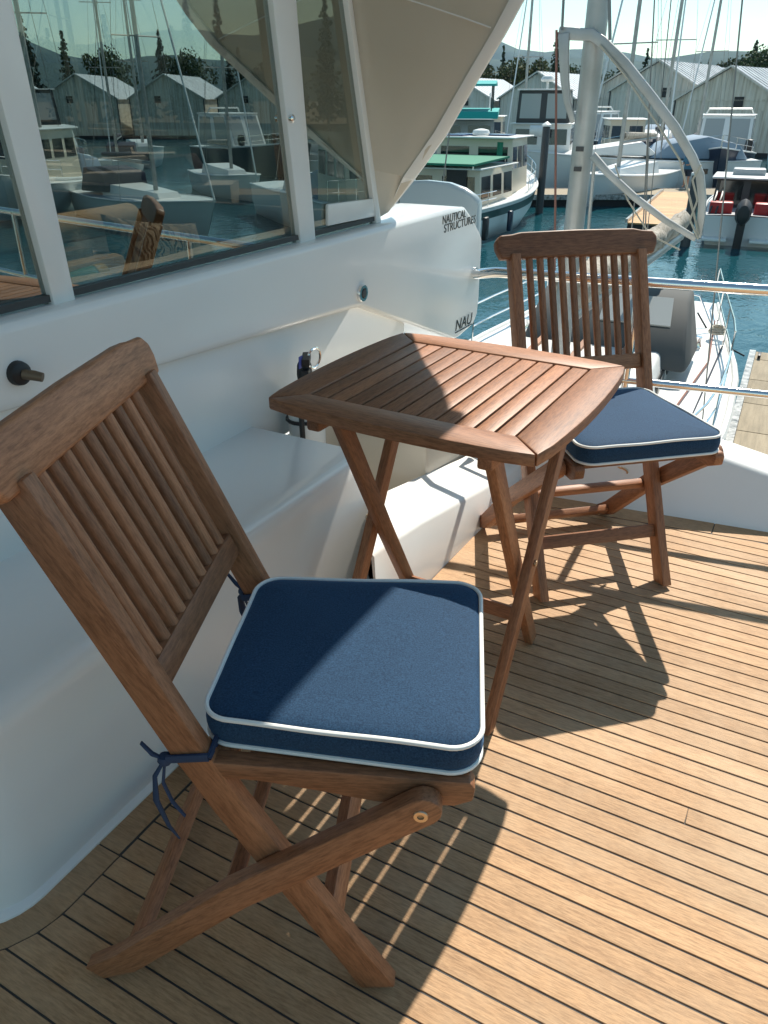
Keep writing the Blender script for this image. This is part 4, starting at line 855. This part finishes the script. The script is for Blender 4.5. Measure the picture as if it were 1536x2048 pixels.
for i in range(26):
    a=-8-i*2.3+rnd.uniform(-.6,.6); D=rnd.uniform(155,185); kd=rnd.choice([0,1,3,4,3,4,0]); tree(kd,D*math.cos(R(a)),D*math.sin(R(a)),rnd.uniform(.8,1.25),{0:'dark conifer on the shore mirrored in the cabin windows',1:'dark conifer on the shore mirrored in the cabin windows',2:'slender conifer on the shore mirrored in the cabin windows',3:'olive tree on the shore mirrored in the cabin windows',4:'leafy green tree on the shore mirrored in the cabin windows'}[kd],'trees mirrored in the windows')
# --- person on the walkway
pp=onz(1370,376,DZ); ps=thing('person','person in a blue shirt, dark shorts and pale cap standing on the dock walkway','person',(pp.x,pp.y,DZ+.0),R(150))
sk=[((0,0,.93),.15),((0,0,1.12),.15),((0,0,1.32),.165),((0,0,1.45),.10),((.01,0,1.53),.058),((.03,0,1.64),.09),((.02,0,1.74),.07),
((0,.1,.88),.10),((.02,.11,.5),.062),((0,.11,.10),.045),((.12,.12,.045),.04),((0,-.1,.88),.10),((.03,-.11,.5),.062),((0,-.11,.10),.045),((.12,-.12,.045),.04),
((0,.2,1.42),.06),((.06,.25,1.17),.048),((.27,.16,1.08),.036),((.36,.10,1.10),.03),((0,-.2,1.42),.06),((.06,-.25,1.17),.048),((.27,-.16,1.08),.036),((.36,-.10,1.10),.03)]
ed=[(0,1),(1,2),(2,3),(3,4),(4,5),(5,6),(0,7),(7,8),(8,9),(9,10),(0,11),(11,12),(12,13),(13,14),(3,15),(15,16),(16,17),(17,18),(3,19),(19,20),(20,21),(21,22)]
me=bpy.data.meshes.new('body'); me.from_pydata([p for p,_ in sk],ed,[]); bo=bpy.data.objects.new('body',me); link(bo,ps)
bo.modifiers.new('skin','SKIN'); me.materials.append(M['skin'])
for i,(p,r_) in enumerate(sk): me.skin_vertices[0].data[i].radius=(r_,r_); me.skin_vertices[0].data[i].use_root=(i==0)
bo.modifiers.new('sub','SUBSURF').levels=2; bo.modifiers['sub'].render_levels=2
bpy.context.view_layer.update(); me2=bpy.data.meshes.new_from_object(bo.evaluated_get(bpy.context.evaluated_depsgraph_get())); bo.modifiers.clear(); bo.data=me2; me2.materials.clear(); me2.materials.append(M['skin'])
for p in me2.polygons: p.use_smooth=True
o=MB(); n=14
o.loft([[(cx_+rx*math.cos(2*math.pi*k/n),ry*math.sin(2*math.pi*k/n),z) for k in range(n)] for z,rx,ry,cx_ in ((.88,.19,.23,0),(1.1,.19,.23,.0),(1.3,.19,.245,0),(1.44,.15,.24,0),(1.51,.08,.10,0))]); 
for s in(-1,1): o.tube([(0,s*.19,1.43),(.03,s*.245,1.28),(.06,s*.26,1.18)],[.085,.085,.08],10)
o.build('shirt',M['shirt'],ps,smooth=True)
o=MB()
o.loft([[(.18*math.cos(2*math.pi*k/n),.215*math.sin(2*math.pi*k/n),z) for k in range(n)] for z in (.80,.93)])
for s in(-1,1): o.tube([(0,s*.1,.88),(.02,s*.11,.55)],[.12,.095],10)
o.build('shorts',M['shorts'],ps,smooth=True)
MB().lathe([(.105,1.70),(.105,1.74),(.085,1.80),(.03,1.83),(0,1.83)],(.03,0,0),14).build('cap',M['cap'],ps,smooth=True)

# --- haze over the water
hz=MB().bb(-5050,5050,-5050,5050,WZ-3,420).build('haze',bpy.data.materials.new('haze_air')); hz['kind']='stuff'
hm=hz.data.materials[0]; hm.use_nodes=True; hn=hm.node_tree; hn.nodes.clear(); ho=hn.nodes.new('ShaderNodeOutputMaterial'); pv=hn.nodes.new('ShaderNodeVolumePrincipled')
pv.inputs['Color'].default_value=(.45,.72,1,1); pv.inputs['Density'].default_value=.00007; pv.inputs['Anisotropy'].default_value=.2; hn.links.new(pv.outputs[0],ho.inputs['Volume'])
